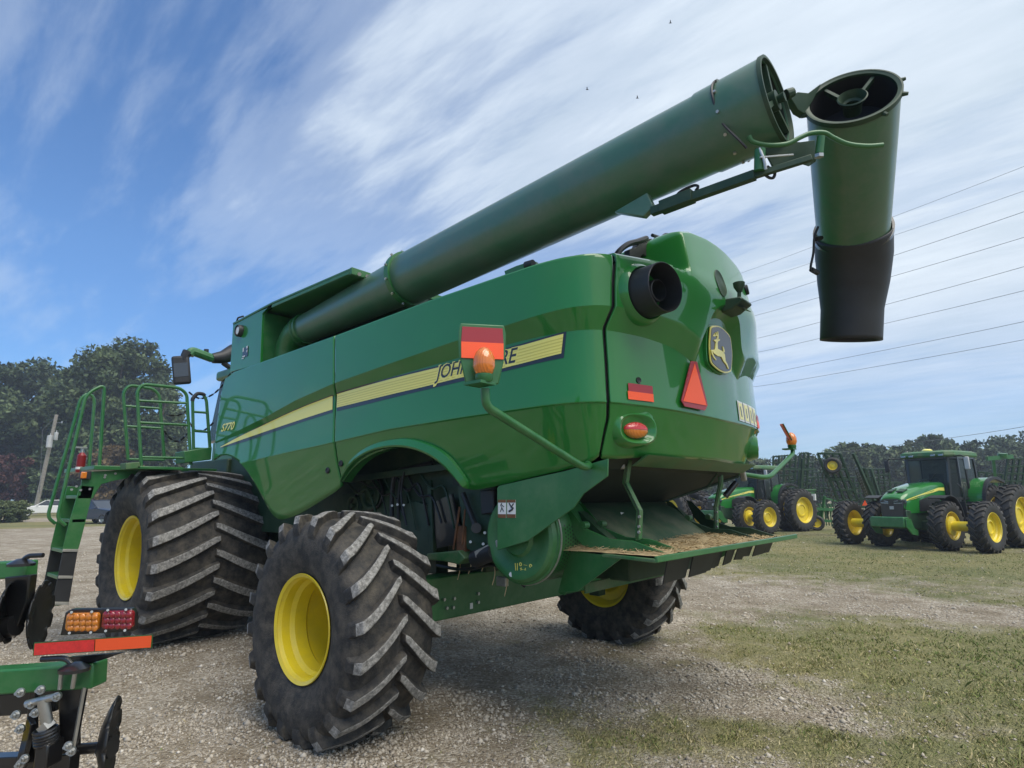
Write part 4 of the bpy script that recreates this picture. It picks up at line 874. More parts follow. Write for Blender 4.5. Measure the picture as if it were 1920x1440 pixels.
# brace plate behind the drum and side plates carrying the tray
X_ = lambda px, py, y: at(px, py, 'y', y)
for s_ in (1,):
    yp = 0.745; P = [X_(*q, yp) for q in ((1066, 958), (1078, 962), (1110, 1000), (1092, 1040), (1088, 1075), (1060, 1116), (1048, 1112), (1060, 1085), (1072, 1050), (1078, 1030), (1082, 1010))]
    P = [Vector((p.x, p.y*s_, p.z)) for p in P]; pl_ = MB().prism(P, (0, 0.012*s_, 0)).build('drum_end_plate', GREEN_S, CB, bevel=0.003)
    q = MB()
    for px, py in ((1089, 1003), (1094, 1017), (1093, 1042), (1089, 1058), (1080, 1077), (1068, 1091)):
        p = X_(px, py, yp+0.012); q.cyl((p.x, p.y*s_, p.z), (p.x, (p.y+0.012)*s_, p.z), 0.012, n=6)
    q.build('plate_bolts', STEEL, pl_)
CHUTE = mat('dusty_chute_paint', (0.018, 0.06, 0.025), 0.6, var=0.2, vscale=3, dust=(0.17, 0.17, 0.11), dscale=2.5, damt=0.75)
# discharge chute: rounded sheet housing under the hood
prof = [(-1.10, 1.62), (-1.22, 1.62), (-1.36, 1.595), (-1.50, 1.54), (-1.64, 1.43), (-1.76, 1.35), (-1.80, 1.30)]
vs = [(x, y, z) for y in (-0.70, 0.90) for x, z in prof]; n_ = len(prof)
MB().add(vs, [(i, i+1, n_+i+1, n_+i) for i in range(n_-1)]).add([(x, 0.90, z) for x, z in prof]+[(-1.0, 0.90, 1.25)], [tuple(range(n_+1))]).build('discharge_chute', CHUTE, CB, smooth=0.9)
MB().bb((-1.78, -0.68, 1.06), (-0.6, 0.72, 1.285)).build('chopper_floor', DARKG, CB, bevel=0.01)
# dark sloping underside of the hood
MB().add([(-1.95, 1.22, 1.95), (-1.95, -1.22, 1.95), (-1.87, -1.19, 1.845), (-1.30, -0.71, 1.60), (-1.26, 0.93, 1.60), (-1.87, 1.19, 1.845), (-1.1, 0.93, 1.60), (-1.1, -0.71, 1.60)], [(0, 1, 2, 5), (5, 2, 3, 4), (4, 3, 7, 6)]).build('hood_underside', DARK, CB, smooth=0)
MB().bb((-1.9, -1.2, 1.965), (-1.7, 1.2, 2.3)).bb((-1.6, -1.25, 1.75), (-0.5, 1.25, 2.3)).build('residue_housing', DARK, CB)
MB().prism([(-2.12, 0.98, 1.93), (-2.12, -1.0, 1.93), (-2.0, -0.98, 1.86), (-2.0, 0.96, 1.86)], (0.03, 0, 0.0)).build('hood_valance', GREEN_D, CB, bevel=0.004)
MB().bar((-1.88, -1.20, 1.84), (-1.30, -0.72, 1.595), 0.02, 0.02).build('underside_edge', DARKG, CB, bevel=0.004)
# ---- hanging straps that carry the tray ----
for s_, pts, y_ in ((1, ((1178, 862), (1172, 905), (1198, 958), (1196, 1010)), 0.86), (-1, ((1350, 862), (1350, 905), (1341, 950), (1342, 1000)), -0.86)):
    P = [at(*q, 'y', y_) for q in pts]; m_ = MB()
    for a, b_ in zip(P[:-1], P[1:]): m_.bar(a, b_+(b_-a).normalized()*0.01, 0.012, 0.058, (0, 1, 0)); m_.bar(a+Vector((-0.028, 0.02, 0)), b_+Vector((-0.028, 0.02, 0)), 0.045, 0.008, (1, 0, 0))
    st_ = m_.build('tray_strap', GREEN_D, CB, bevel=0.003)
    q = MB()
    for k in (0.2, 0.55, 0.75): p = P[2].lerp(P[3], k); q.cyl(p+Vector((-0.03, 0.035, 0)), p+Vector((-0.03, 0.05, 0)), 0.010, n=6)
    q.build('strap_bolts', STEEL, st_)
    p = P[0]+Vector((0.02, 0.05, 0.0)); MB().box(p, (0.05, 0.03, 0.14), Matrix.Rotation(0.2, 3, 'X')).build('latch_handle', ALUM, CB, bevel=0.012)
# right side details beneath the hood
m_ = MB(); m_.tube([at(1345, 888, 'x', -1.9), at(1325, 915, 'x', -1.8)], 0.010, 8); m_.build('gas_strut', DARKG, CB)
m_ = MB(); m_.cyl(at(1380, 905, 'y', -1.1), at(1360, 930, 'y', -1.0), 0.03, n=12); m_.build('strut_cylinder', BLACKP, CB)
MB().box(at(1393, 888, 'y', -1.15), (0.05, 0.04, 0.14), Matrix.Rotation(-0.3, 3, 'X')).build('latch_handle', ALUM, CB, bevel=0.01)
MB().box(at(1386, 870, 'y', -1.15), (0.03, 0.06, 0.06)).build('white_clip', WHITE, CB, bevel=0.01)
# ---- spreader tray with straw ----
TZ = 1.28
tr_ = empty('x'); tr_.name = 'spreader_tray'; tr_.parent = CB
MB().prism([(-1.48, 1.05, TZ), (-2.0, 1.18, TZ), (-2.30, 1.30, TZ), (-2.30, -1.30, TZ), (-1.6, -1.30, TZ), (-1.48, -1.0, TZ)], (0, 0, -0.012)).build('tray_floor', GREEN_D, tr_, bevel=0.002)
m_ = MB(); m_.bar((-2.315, 1.31, TZ+0.012), (-2.315, -1.31, TZ+0.012), 0.022, 0.036); m_.build('tray_edge', GREEN_S, tr_, bevel=0.004)
MB().bar((-2.31, 1.30, TZ+0.004), (-1.88, 1.20, TZ+0.004), 0.03, 0.02).build('tray_edge', GREEN_D, tr_, bevel=0.004)
def wedge_plate(y_, s_=1):
    P = [(-1.40, 1.62), (-1.46, 1.60), (-1.62, 1.44), (-1.82, 1.375), (-2.0, 1.37), (-2.27, 1.295), (-2.27, 1.285), (-1.80, 1.285), (-1.60, 1.32), (-1.47, 1.45)]
    return MB().prism([(x, y_, z) for x, z in P], (0, 0.014, 0))
for y_ in (1.02, 0.80, -0.62, -1.05): 
    a = wedge_plate(y_).build('tray_arm', GREEN_S if y_ > 0 else DARKG, tr_, bevel=0.003)
    MB().cyl((-1.62, y_-0.02, 1.46), (-1.62, y_+0.04, 1.46), 0.026, n=20).cyl((-1.62, y_+0.028, 1.46), (-1.62, y_+0.042, 1.46), 0.014, n=6).build('pivot', GREEN_D, a)
for y0, y1 in ((0.9, 0.35), (-0.35, -0.9)):
    MB().prism([(-1.95, y0, TZ+0.05), (-1.80, y1, TZ+0.05), (-1.78, y1, TZ+0.002), (-1.93, y0, TZ+0.002)], (-0.02, 0, 0)).build('deflector_vane', GREEN_S, tr_, bevel=0.003)
# left corner gusset of the tray
MB().prism([(-1.50, 1.05, 1.29), (-2.02, 1.21, 1.275), (-1.58, 1.08, 1.02), (-1.35, 1.0, 0.98)], (0, -0.012, 0)).build('tray_gusset', GREEN_S, CB, bevel=0.002)
MB().prism([(-1.50, -1.05, 1.29), (-2.02, -1.21, 1.275), (-1.58, -1.08, 1.02), (-1.35, -1.0, 0.98)], (0, 0.012, 0)).build('tray_gusset', GREEN_S, CB, bevel=0.002)
# rubber flaps under the tray
q = random.Random(4); yy = 0.95; fl = []
for i, wdt in enumerate((0.34, 0.30, 0.10, 0.09, 0.10, 0.10, 0.10, 0.18, 0.26, 0.28, 0.15)):
    hgt = 0.17-0.05*min(1, i/8); x0 = -2.20+0.015*q.uniform(-1, 1)-0.02*(i % 2)
    MB().prism([(x0, yy, TZ-0.01), (x0, yy-wdt+0.006, TZ-0.01), (x0+0.05, yy-wdt+0.012, TZ-hgt), (x0+0.05, yy-0.01, TZ-hgt+0.01*q.uniform(-1, 1))], (0.01, 0, 0)).build('rubber_flap', BLACK, tr_, bevel=0.003)
    yy -= wdt
m_ = MB(); m_.bar((-1.55, 0.95, 1.02), (-1.80, -0.1, 1.10), 0.02, 0.07); m_.build('lower_brace', GREEN_D, CB, bevel=0.003)
# straw lying on the tray
q = np.random.RandomState(5); n = 6500
sy_ = q.uniform(-1.2, 1.12, n); sx_ = -q.uniform(1.5, 2.27, n)
hm = np.maximum(0.0, 0.055*np.exp(-((sy_+0.25)/0.75)**2)*np.exp(-((sx_+1.9)/0.35)**2)+0.03*np.exp(-((sy_-0.9)/0.3)**2)); keep = q.rand(n) < np.clip(0.25+hm*22, 0, 1)
sy_, sx_, hm = sy_[keep], sx_[keep], hm[keep]; n = len(sx_); z0 = TZ+0.004+q.rand(n)*hm+0.01
th = q.uniform(0, np.pi, n); l = q.uniform(0.012, 0.045, n); ti = q.uniform(-0.35, 0.35, n)
d = np.stack([np.cos(th), np.sin(th), ti], -1)*l[:, None]; w_ = np.stack([-np.sin(th), np.cos(th), q.uniform(-.6, .6, n)], -1)*0.0022
P = np.stack([sx_, sy_, z0], -1); V = np.stack([P-d-w_, P-d+w_, P+d+w_, P+d-w_], 1).reshape(-1, 3)
o = mesh_np('loose_straw', V, np.arange(n*4).reshape(-1, 4), STRAW, tr_); o['kind'] = 'stuff'
ny, nx = 60, 24; gy_, gx_ = np.meshgrid(np.linspace(-1.22, 1.15, ny), np.linspace(-1.5, -2.28, nx)); hh_ = 0.004+0.9*np.maximum(0, 0.055*np.exp(-((gy_+0.25)/0.75)**2)*np.exp(-((gx_+1.9)/0.35)**2)+0.03*np.exp(-((gy_-0.9)/0.3)**2))*(0.6+0.8*fbm(gx_*9, gy_*9, 3))
i0 = np.arange(nx-1)[:, None]*ny+np.arange(ny-1)[None]; o = mesh_np('straw_layer', np.stack([gx_, gy_, TZ-0.004+hh_], -1).reshape(-1, 3), np.stack([i0, i0+1, i0+ny+1, i0+ny], -1).reshape(-1, 4), STRAW, tr_, smooth=4)
# ================= UNLOADING AUGER =================
au = bpy.data.objects.new('unloading_auger', None); link(au, CB)
A0 = at(566, 621, 'y', 1.18); A1 = at(1452, 190, 'y', 1.18); ad = (A1-A0).normalized(); RA = 0.245
Lr = lambda px, py: A0+ad*((at(px, py, 'y', 1.18)-A0).dot(ad))
pF = Lr(766, 531)
m_ = MB(); ln = (A1-A0).length; lf = (pF-A0).length
m_.lathe([(0.02, 0.155), (0.10, 0.165), (lf-0.05, 0.222), (lf, 0.235), (lf+0.02, RA), (ln-0.42, RA+0.004), (ln-0.40, RA+0.012), (ln-0.06, RA+0.014), (ln, RA+0.014), (ln, RA-0.004), (ln-0.3, RA-0.02)], A0, ad, 64)
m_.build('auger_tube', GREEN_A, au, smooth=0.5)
MB().lathe([(ln-0.004, RA+0.012), (ln-0.004, RA+0.022), (ln+0.02, RA+0.022), (ln+0.02, RA+0.004), (ln-0.02, RA-0.006)], A0, ad, 64).build('end_flange', DARKG, au, smooth=0.6)
fl = MB().lathe([(lf-0.03, RA-0.03), (lf-0.03, RA+0.022), (lf+0.03, RA+0.022), (lf+0.03, RA-0.01)], A0, ad, 64).build('clamp_band', GREEN_S, au)
MB().lathe([(0.0, 0.15), (0.0, 0.18), (0.04, 0.185), (0.05, 0.165), (0.09, 0.165), (0.095, 0.185), (0.13, 0.185), (0.135, 0.16)], A0, ad, 64).build('clamp_band', GREEN_S, au)
u_ = ad.orthogonal().normalized(); v_ = ad.cross(u_); q = MB()
for k in range(12):
    a = k*math.pi/6; n_ = u_*math.cos(a)+v_*math.sin(a); p = A0+ad*lf+n_*(RA+0.02); q.cyl(p, p+n_*0.02, 0.012, n=6)
    p = A0+ad*(ln-0.25)+n_*(RA+0.01); q.cyl(p, p+n_*0.015, 0.01, n=6)
q.build('band_bolts', STEEL, fl)
# elbow at the front going down into the machine
el = catmull([A0+ad*0.02, A0-ad*0.12+Vector((0, 0, -0.02)), A0-ad*0.26+Vector((0, -0.01, -0.14)), A0-ad*0.30+Vector((0, -0.02, -0.32)), A0-ad*0.30+Vector((0, -0.02, -0.6))], 6)
MB().tube(el, 0.165, 32).build('auger_elbow', GREEN_S, au)
MB().box(A0-ad*0.42+Vector((0, 0.12, -0.05)), (0.10, 0.12, 0.2)).build('gearbox', DARKG, au, bevel=0.01)
# inside of the open tube end: flighting, hanger bearing and drive dog
q = MB(); q.cyl(A1-ad*0.9, A1+ad*0.0, 0.045, n=16)
for k in range(26):
    a = k*0.33; b_ = (k+1)*0.33
    p = [A1-ad*(0.12+k*0.03)+(u_*math.cos(t_)+v_*math.sin(t_))*r_-ad*(0.03*(t_-a)/0.33) for t_, r_ in ((a, 0.045), (a, 0.21), (b_, 0.21), (b_, 0.045))]; q.add(p, [(0, 1, 2, 3)])
q.build('auger_flighting', RUST, au, smooth=0.9)
q = MB()
for k in (0.4, 2.5, 4.6): n_ = u_*math.cos(k)+v_*math.sin(k); q.bar(A1-ad*0.02, A1-ad*0.02+n_*(RA-0.01), 0.03, 0.045, ad)
q.cyl(A1-ad*0.05, A1+ad*0.02, 0.06, n=20); q.cyl(A1+ad*0.01, A1+ad*0.06, 0.022, 0.03, 12); q.build('hanger_bearing', DARKG, au)
MB().lathe([(ln-0.30, 0.0), (ln-0.29, RA-0.012), (ln-0.01, RA-0.008)], A0, ad, 48).build('tube_shade_shell', DARK, au)  # dark shell stands in for the shade inside the tube end
# folding tip
T0 = Vector((-3.46, 0.66, 4.055)); td = Vector((0.235, -1.13, -0.52)).normalized(); T0 = atd(1598, 185, 3.70); T1_ = atd(1599, 470, 4.62); td = (T1_-T0).normalized(); lt = (T1_-T0).length
ft = bpy.data.objects.new('folding_auger_tip', None); link(ft, CB)
w0 = td.orthogonal().normalized(); w1 = td.cross(w0)
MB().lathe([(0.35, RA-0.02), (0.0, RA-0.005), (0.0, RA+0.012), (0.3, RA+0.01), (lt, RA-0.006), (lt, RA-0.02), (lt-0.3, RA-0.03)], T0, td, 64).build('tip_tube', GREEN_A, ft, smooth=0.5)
MB().lathe([(0.025, RA+0.010), (0.012, RA+0.022), (-0.02, RA+0.022), (-0.02, RA+0.012), (-0.018, RA+0.012), (-0.012, RA-0.008), (0.05, RA-0.012)], T0, td, 64).build('tip_flange', DARKG, ft, smooth=0.6)
q = MB(); q.lathe([(0.04, 0.04), (0.02, 0.07), (-0.01, 0.085), (-0.015, 0.078), (0.03, 0.055), (0.1, 0.05), (0.1, 0)], T0, td, 32)
upw = Vector((0, 0, 1)); upw = (upw-td*upw.dot(td)).normalized(); sw = td.cross(upw)
for a in (0.62, -0.62): n_ = upw*math.cos(a)+sw*math.sin(a); q.bar(T0+td*0.04+n_*0.07, T0+td*0.02+n_*(RA), 0.02, 0.03, td)
q.build('tip_bearing', DARKG, ft)
MB().lathe([(0.22, 0.0), (0.21, RA-0.02), (0.0, RA-0.014)], T0, td, 40).build('tip_shade_shell', BLACK, ft)  # black shell puts the shade of the open tip into its colour
for a in (-1.75, -1.2, 1.35, 1.9, 2.6): n_ = upw*math.cos(a)+sw*math.sin(a); p = T0+n_*(RA+0.015); MB().cyl(p, p+n_*0.035, 0.016, 0.010, 8).build('flange_lug', DARKG, ft)
# rubber spout
s0 = T0+td*(lt-0.16); dn = Vector((0.02, -0.10, -1)).normalized()
pc = [T0+td*(lt-0.20), atd(1600, 478, 4.56), atd(1599, 530, 4.60), atd(1597, 580, 4.60), atd(1595, 638, 4.60)]
rr_ = [RA+0.015, RA+0.018, RA+0.0, RA-0.03, RA-0.032]
cc = catmull(pc, 6); rq = list(np.interp(np.linspace(0, 4, len(cc)), range(5), rr_)); MB().tube(cc, rq, 40, caps=False).build('rubber_spout', BLACK, ft, smooth=1.0).modifiers.new('t', 'SOLIDIFY').thickness = 0.01
MB().lathe([(lt-0.22, RA+0.006), (lt-0.22, RA+0.022), (lt-0.18, RA+0.022), (lt-0.18, RA+0.006)], T0, td, 48).build('spout_clamp', BLACKP, ft)
q = MB(); q.tube(catmull([atd(1534, 425, 4.25), atd(1527, 445, 4.25), atd(1525, 475, 4.25), atd(1520, 503, 4.25), atd(1528, 512, 4.25)], 6), 0.009, 6); q.tube([atd(1521, 505, 4.25), atd(1533, 512, 4.28)], 0.018, 8); q.tube([atd(1530, 448, 4.25), atd(1540, 446, 4.3)], 0.016, 8); q.tube(catmull([atd(1660, 420, 4.35), atd(1664, 440, 4.35), atd(1661, 462, 4.35)], 6), 0.009, 6)
q.build('spout_cable', HOSE, ft)
# hinge arms between the two tubes
hg = MB(); dpt = 3.42
hp_ = lambda px, py, d=3.42: atd(px, py, d)
cv = catmull([hp_(1404, 255), hp_(1412, 266), hp_(1440, 272), hp_(1475, 270), hp_(1500, 258), hp_(1520, 250), hp_(1545, 249), hp_(1562, 258), hp_(1590, 270), hp_(1625, 274), hp_(1655, 272)], 5)
hg.tube(cv, 0.014, 10); hg.build('hinge_arm', GREEN_S, au, smooth=1.0)
q = MB(); q.prism([hp_(1416, 262, 3.5), hp_(1435, 285, 3.5), hp_(1452, 318, 3.5), hp_(1500, 300, 3.5), hp_(1516, 305, 3.55), hp_(1530, 295, 3.55), hp_(1528, 262, 3.55), hp_(1500, 266, 3.5)], td*0.03); q.build('hinge_bracket', DARKG, au, bevel=0.004)
MB().prism([hp_(1482, 182, 3.72), hp_(1496, 172, 3.74), hp_(1516, 174, 3.80), hp_(1540, 156, 3.86), hp_(1526, 184, 3.84), hp_(1510, 214, 3.78), hp_(1496, 206, 3.76)], (0.04, -0.03, 0)).build('upper_hinge', DARKG, au, bevel=0.004)
MB().cyl(hp_(1474, 178, 3.62), hp_(1488, 172, 3.62), 0.034, 0.028, 10).build('hinge_knob', DARKG, au, bevel=0.004)
MB().cyl(hp_(1539, 256, 3.4), hp_(1536, 288, 3.4), 0.022, n=14).build('hinge_pin', GREEN_S, au); MB().cyl(hp_(1536, 289, 3.4), hp_(1536, 295, 3.4), 0.026, n=6).build('hinge_nut', STEEL, au); MB().cyl(hp_(1425, 280, 3.4), hp_(1424, 320, 3.4), 0.030, n=14).build('hinge_pin', GREEN_S, au)
q = MB(); q.tube(fillet([hp_(1424, 278, 3.38), hp_(1433, 300, 3.36), hp_(1436, 318, 3.36)], 0.03), 0.008, 8); q.tube([hp_(1425, 295, 3.36), hp_(1487, 290, 3.4)], 0.006, 6); q.build('hinge_linkage', STEEL, au)
q = MB(); q.bar(at(1222, 397, 'y', 1.30), at(1416, 328, 'y', 1.30), 0.045, 0.055); q.bar(at(1240, 390, 'y', 1.30), at(1300, 367, 'y', 1.30), 0.07, 0.075); q.bar(at(1410, 331, 'y', 1.30), at(1522, 296, 'y', 1.20), 0.03, 0.035); q.build('fold_cylinder', DARKG, au, bevel=0.004)
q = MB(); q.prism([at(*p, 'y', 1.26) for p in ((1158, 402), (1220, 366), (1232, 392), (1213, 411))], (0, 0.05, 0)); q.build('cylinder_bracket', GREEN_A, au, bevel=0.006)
q = MB(); q.tube(catmull([at(1262, 377, 'y', 1.3), at(1275, 360, 'y', 1.28), at(1300, 348, 'y', 1.28), at(1309, 350, 'y', 1.3), at(1304, 358, 'y', 1.3)], 6), 0.009, 6); q.tube(catmull([hp_(1425, 318), hp_(1440, 332), hp_(1450, 333), hp_(1452, 322), hp_(1438, 312)], 6), 0.009, 6)
q.tube(catmull([at(1357, 153, 'y', 1.30), at(1342, 152, 'y', 1.36), at(1335, 162, 'y', 1.42), at(1337, 185, 'y', 1.44), at(1350, 225, 'y', 1.40), at(1385, 262, 'y', 1.38), at(1400, 278, 'y', 1.35)], 6), 0.008, 6); q.build('auger_hose', HOSE, au)
# auger rest near the rear
MB().prism([at(*p, 'y', 1.3) for p in ((945, 508), (968, 498), (1000, 488), (1004, 500), (985, 510), (948, 520))], (0, -0.06, 0)).build('auger_rest', GREEN_S, CB, bevel=0.006)
MB().cyl(at(986, 498, 'y', 1.34), at(1000, 494, 'y', 1.34), 0.03, n=14).build('rest_roller', BLACK, CB)
# ================= GRAIN TANK BOX =================
yl = 1.49; G = lambda px, py, y=yl: at(px, py, 'y', y)
MB().prism([G(437, 607), G(431, 698), G(488, 682), G(492, 588), G(508, 571), (2.30, yl, 3.83), (3.27, yl, 3.83)], (0, -0.03, 0)).build('tank_side_panel', GREEN, CB, bevel=0.004)
tk = MB(); tk.bb((3.27, -1.46, 3.1), (3.30, 1.47, 3.80)); tk.bb((0.9, -1.46, 3.12), (3.27, -1.43, 3.80)); tk.build('tank_wall', GREEN_S, CB)
MB().bb((0.75, 0.72, 3.12), (3.27, 0.75, 3.79)).bb((0.72, -1.43, 3.12), (0.75, 0.75, 3.79)).build('tank_inner_wall', DARKG, CB)
MB().bb((2.52, 0.75, 3.12), (2.55, 1.47, 3.80)).build('tank_bulkhead', GREEN_S, CB)
MB().prism([(3.30, 1.50, 3.80), (2.30, 1.50, 3.845), (0.74, 1.50, 3.835), (0.74, 1.15, 3.835), (0.74, -1.46, 3.835), (3.30, -1.46, 3.80)], (0, 0, 0.022)).bb((0.745, 1.46, 3.80), (2.30, 1.50, 3.835)).bb((0.70, -1.46, 3.79), (0.74, 1.50, 3.86)).build('tank_cover', GREEN_S, CB, bevel=0.003)
MB().bb((0.9, -1.25, 3.05), (3.25, 0.70, 3.12)).bb((-1.6, -1.3, 3.12), (0.7, 0.6, 3.30)).build('engine_deck', DARKG, CB, bevel=0.02)
c0 = at(452, 621, 'y', 1.49); MB().lathe([(0, 0.075), (0.04, 0.075), (0.055, 0.065), (0.03, 0.06)], c0, (0, 1, 0), 28).build('work_light', BLACK, CB)
MB().lathe([(0.03, 0.06), (0.045, 0.045), (0.05, 0)], c0, (0, 1, 0), 28).build('work_light_lens', WHITE, CB)
m_ = MB()
for a, b_ in (((461, 655), (466, 662)),): m_.box(at(460, 660, 'y', 1.494), (0.14, 0.003, 0.12))
d_ = m_.build('tank_decal', BLKDEC, CB); q = MB()
for px, py, w_, h_ in ((456, 656, 0.02, 0.05), (463, 651, 0.03, 0.03), (463, 658, 0.012, 0.03), (457, 668, 0.07, 0.012), (455, 672, 0.05, 0.01)): q.box(at(px, py, 'y', 1.4975), (w_, 0.002, h_))
q.build('decal_symbol', WHITE, d_)
MB().tube(fillet([at(444, 602, 'y', 1.3), at(446, 596, 'y', 1.3), at(456, 593, 'y', 1.3)], 0.03), 0.012, 6).build('beacon_base', BLACK, CB)
q = MB()
for px, py in ((674, 514), (689, 518), (692, 524)): q.cyl(at(px, py, 'x', 0.70), at(px, py, 'x', 0.66), 0.02, n=6)
q.build('cover_bolts', STEEL, CB)
# cab, hidden behind the tank from here
MB().bb((4.0, -0.85, 2.1), (5.35, 0.80, 2.5)).build('cab_body', GREEN_S, CB, bevel=0.03); MB().bb((3.95, -0.88, 3.45), (5.4, 0.82, 3.6)).build('cab_roof', GREEN_S, CB, bevel=0.04)
MB().prism([(4.0, -0.82, 2.5), (5.6, -0.82, 2.5), (5.3, -0.82, 3.45), (4.0, -0.82, 3.45)], (0, 1.60, 0)).build('cab_glass', GLASS, CB, bevel=0.03)
# ================= MIRROR =================
CARG0 = mat('dark_mirror_glass', (0.03, 0.035, 0.04), 0.06, coat=1.0)
X5 = lambda px, py, x=5.0: at(px, py, 'x', x)
ma = bpy.data.objects.new('mirror_arm', None); link(ma, CB)
MB().tube(fillet([X5(355, 665), X5(360, 658), X5(398, 672), X5(400, 674)], 0.1), [0.07]*5+[0.06]*5+[0.06]*0 if False else 0.065, 10).build('arm_tube', GREEN_S, ma)
MB().tube([X5(398, 672), X5(418, 670), X5(440, 660)], [0.075, 0.10, 0.13], 12).tube([X5(418, 680), X5(432, 690)], 0.04, 8).build('arm_mount', BLACK, ma)
MB().tube([X5(352, 660), X5(347, 668), X5(345, 676)], [0.07, 0.06, 0.05], 10).cyl(X5(387, 664), X5(387, 655), 0.035, n=8).build('arm_joint', BLACK, ma)
mc = X5(340, 694); d_ = Vector((-0.9, 0.45, 0)).normalized(); sd_ = Vector((-d_.y, d_.x, 0))
R_ = Matrix((d_, sd_, Vector((0, 0, 1)))).transposed(); R_ = R_@Matrix.Rotation(math.radians(9), 3, 'X')
MB().box(mc, (0.07, 0.23, 0.42), R_).build('mirror_housing', BLACK, ma, bevel=0.05, seg=4); MB().box(mc+d_*0.036, (0.004, 0.18, 0.20), R_).build('mirror_glass', CARG0, ma, bevel=0.0)
# ================= PLATFORM, LADDER AND RAILS =================
XL = 4.3; XF = 4.85; lx = lambda px, py, x=XL: at(px, py, 'x', x)
pf = bpy.data.objects.new('platform', None); link(pf, CB)
MB().prism([lx(155, 885), lx(262, 880), lx(262, 893), lx(215, 901), lx(190, 908), lx(181, 922), lx(174, 935), lx(150, 932)], (0.03, 0, 0)).build('platform_bracket', GREEN_S, pf, bevel=0.004)
MB().bb((4.25, 1.15, 2.0), (5.6, 2.55, 2.05)).bb((3.75, 1.75, 2.0), (4.25, 2.25, 2.035)).build('platform_deck', GREEN_S, pf, bevel=0.006)
MB().prism([lx(345, 846, 3.75), lx(398, 838, 3.75), lx(396, 862, 3.75), lx(347, 868, 3.75)], (0.3, 0, 0)).build('battery_box', GREEN_S, pf, bevel=0.008)
MB().prism([lx(236, 868, 3.75), lx(262, 866, 3.75), lx(264, 878, 3.75), lx(236, 880, 3.75)], (0.2, 0, 0)).build('step_box', GREEN_D, pf, bevel=0.006)
q = MB()
for px, py in ((197, 891), (216, 888), (196, 895), (143, 912), (151, 919), (168, 917), (134, 918)): q.cyl(lx(px, py), lx(px, py)+Vector((-0.012, 0, 0)), 0.014, n=6)
q.build('bracket_bolts', STEEL, pf)
li = MB().box(lx(160, 891, XL-0.03), (0.05, 0.11, 0.10)).build('side_marker', BLACK, pf, bevel=0.01); MB().box(lx(157, 891, XL-0.06), (0.02, 0.06, 0.075)).build('marker_lens', AMBER, li, bevel=0.008)
LDR = bpy.data.objects.new('ladder', None); link(LDR, CB)
for x_, nm in ((XL, 1), (XF, 0)):
    dpx = lambda px, py: at(px, py, 'x', XL)+Vector((x_-XL, 0, 0))
    MB().prism([dpx(150, 910), dpx(177, 912), dpx(150, 1020), dpx(146, 1032), dpx(117, 1032), dpx(128, 985)], (0.012, 0, 0)).build('stringer', GREEN_S, LDR, bevel=0.004)
    MB().prism([dpx(118, 1032), dpx(146, 1032), dpx(129, 1132), dpx(98, 1136)], (0.014, 0, 0)).build('rubber_stringer', BLACK, LDR, bevel=0.003)
for py, pc_ in ((1032, (117, 146)), (1082, (109, 136)), (1131, (99, 129))):
    a = lx(pc_[0], py); b_ = lx(pc_[1], py)
    MB().bar(a+Vector((-0.008, 0, 0)), b_+Vector((-0.008, 0, 0)), 0.008, 0.03).build('step_bar', ALUM, LDR, bevel=0.002)
for py, xa, xb in ((930, 146, 172), (975, 135, 160), (1032, 119, 144), (1082, 110, 134), (1131, 100, 127)):
    a = lx(xa, py); b_ = lx(xb, py); MB().bb((XL, b_.y, a.z-0.03), (XF, a.y, a.z+0.01)).build('step', GREEN_S, LDR, bevel=0.004)
q = lambda L_, x_: [at(px, py, 'x', x_) for px, py in L_]
HR = [([(123, 985), (110, 975), (109, 965), (160, 745), (172, 733), (196, 721), (186, 880)], XL), ([(104, 982), (92, 972), (91, 962), (151, 748), (163, 738), (174, 742), (177, 752), (167, 875)], XF)]
for pts, x_ in HR: MB().tube(fillet(q(pts, x_), 0.09), 0.019, 10).build('handrail', GREEN_S, CB)
RL = [([(265, 878), (257, 733), (268, 720), (336, 727), (350, 738), (358, 872)], 3.8, [((259, 751), (351, 756)), ((262, 792), (354, 797)), ((264, 857), (356, 859))]),
      ([(240, 862), (231, 735), (243, 722), (288, 729), (299, 742), (308, 862)], 4.55, [((234, 761), (301, 766)), ((237, 799), (304, 803)), ((239, 861), (308, 862))]),
      ([(363, 848), (361, 748), (370, 737), (381, 739), (387, 750), (394, 845)], 3.95, [((362, 772), (389, 774)), ((362, 808), (391, 810)), ((363, 841), (394, 842))])]
for pts, x_, bars in RL:
    m_ = MB(); m_.tube(fillet(q(pts, x_), 0.09), 0.019, 10)
    for a, b_ in bars: m_.tube(q([a, b_], x_), 0.015, 8)
    m_.build('guard_rail', GREEN_S, CB)
MB().tube(fillet(q([(361, 752), (361, 748), (370, 737), (381, 739), (384, 742)], 3.95), 0.09), 0.0235, 10).build('rail_grip', BLACK, CB)
def chain(name, pts, x_, n=26):
    c_ = catmull(q(pts, x_), 10); L_ = np.r_[0, np.cumsum([(b_-a).length for a, b_ in zip(c_[:-1], c_[1:])])]; m_ = MB()
    k = max(6, int(L_[-1]/0.045))
    for i in range(k):
        t0, t1 = (i-0.15)/k*L_[-1], (i+1.15)/k*L_[-1]; f = lambda t: Vector([np.interp(t, L_, [p[j] for p in c_]) for j in range(3)])
        m_.bar(f(t0), f(t1), 0.022 if i % 2 else 0.006, 0.006 if i % 2 else 0.022)
    m_.build(name, BLACKP, CB)
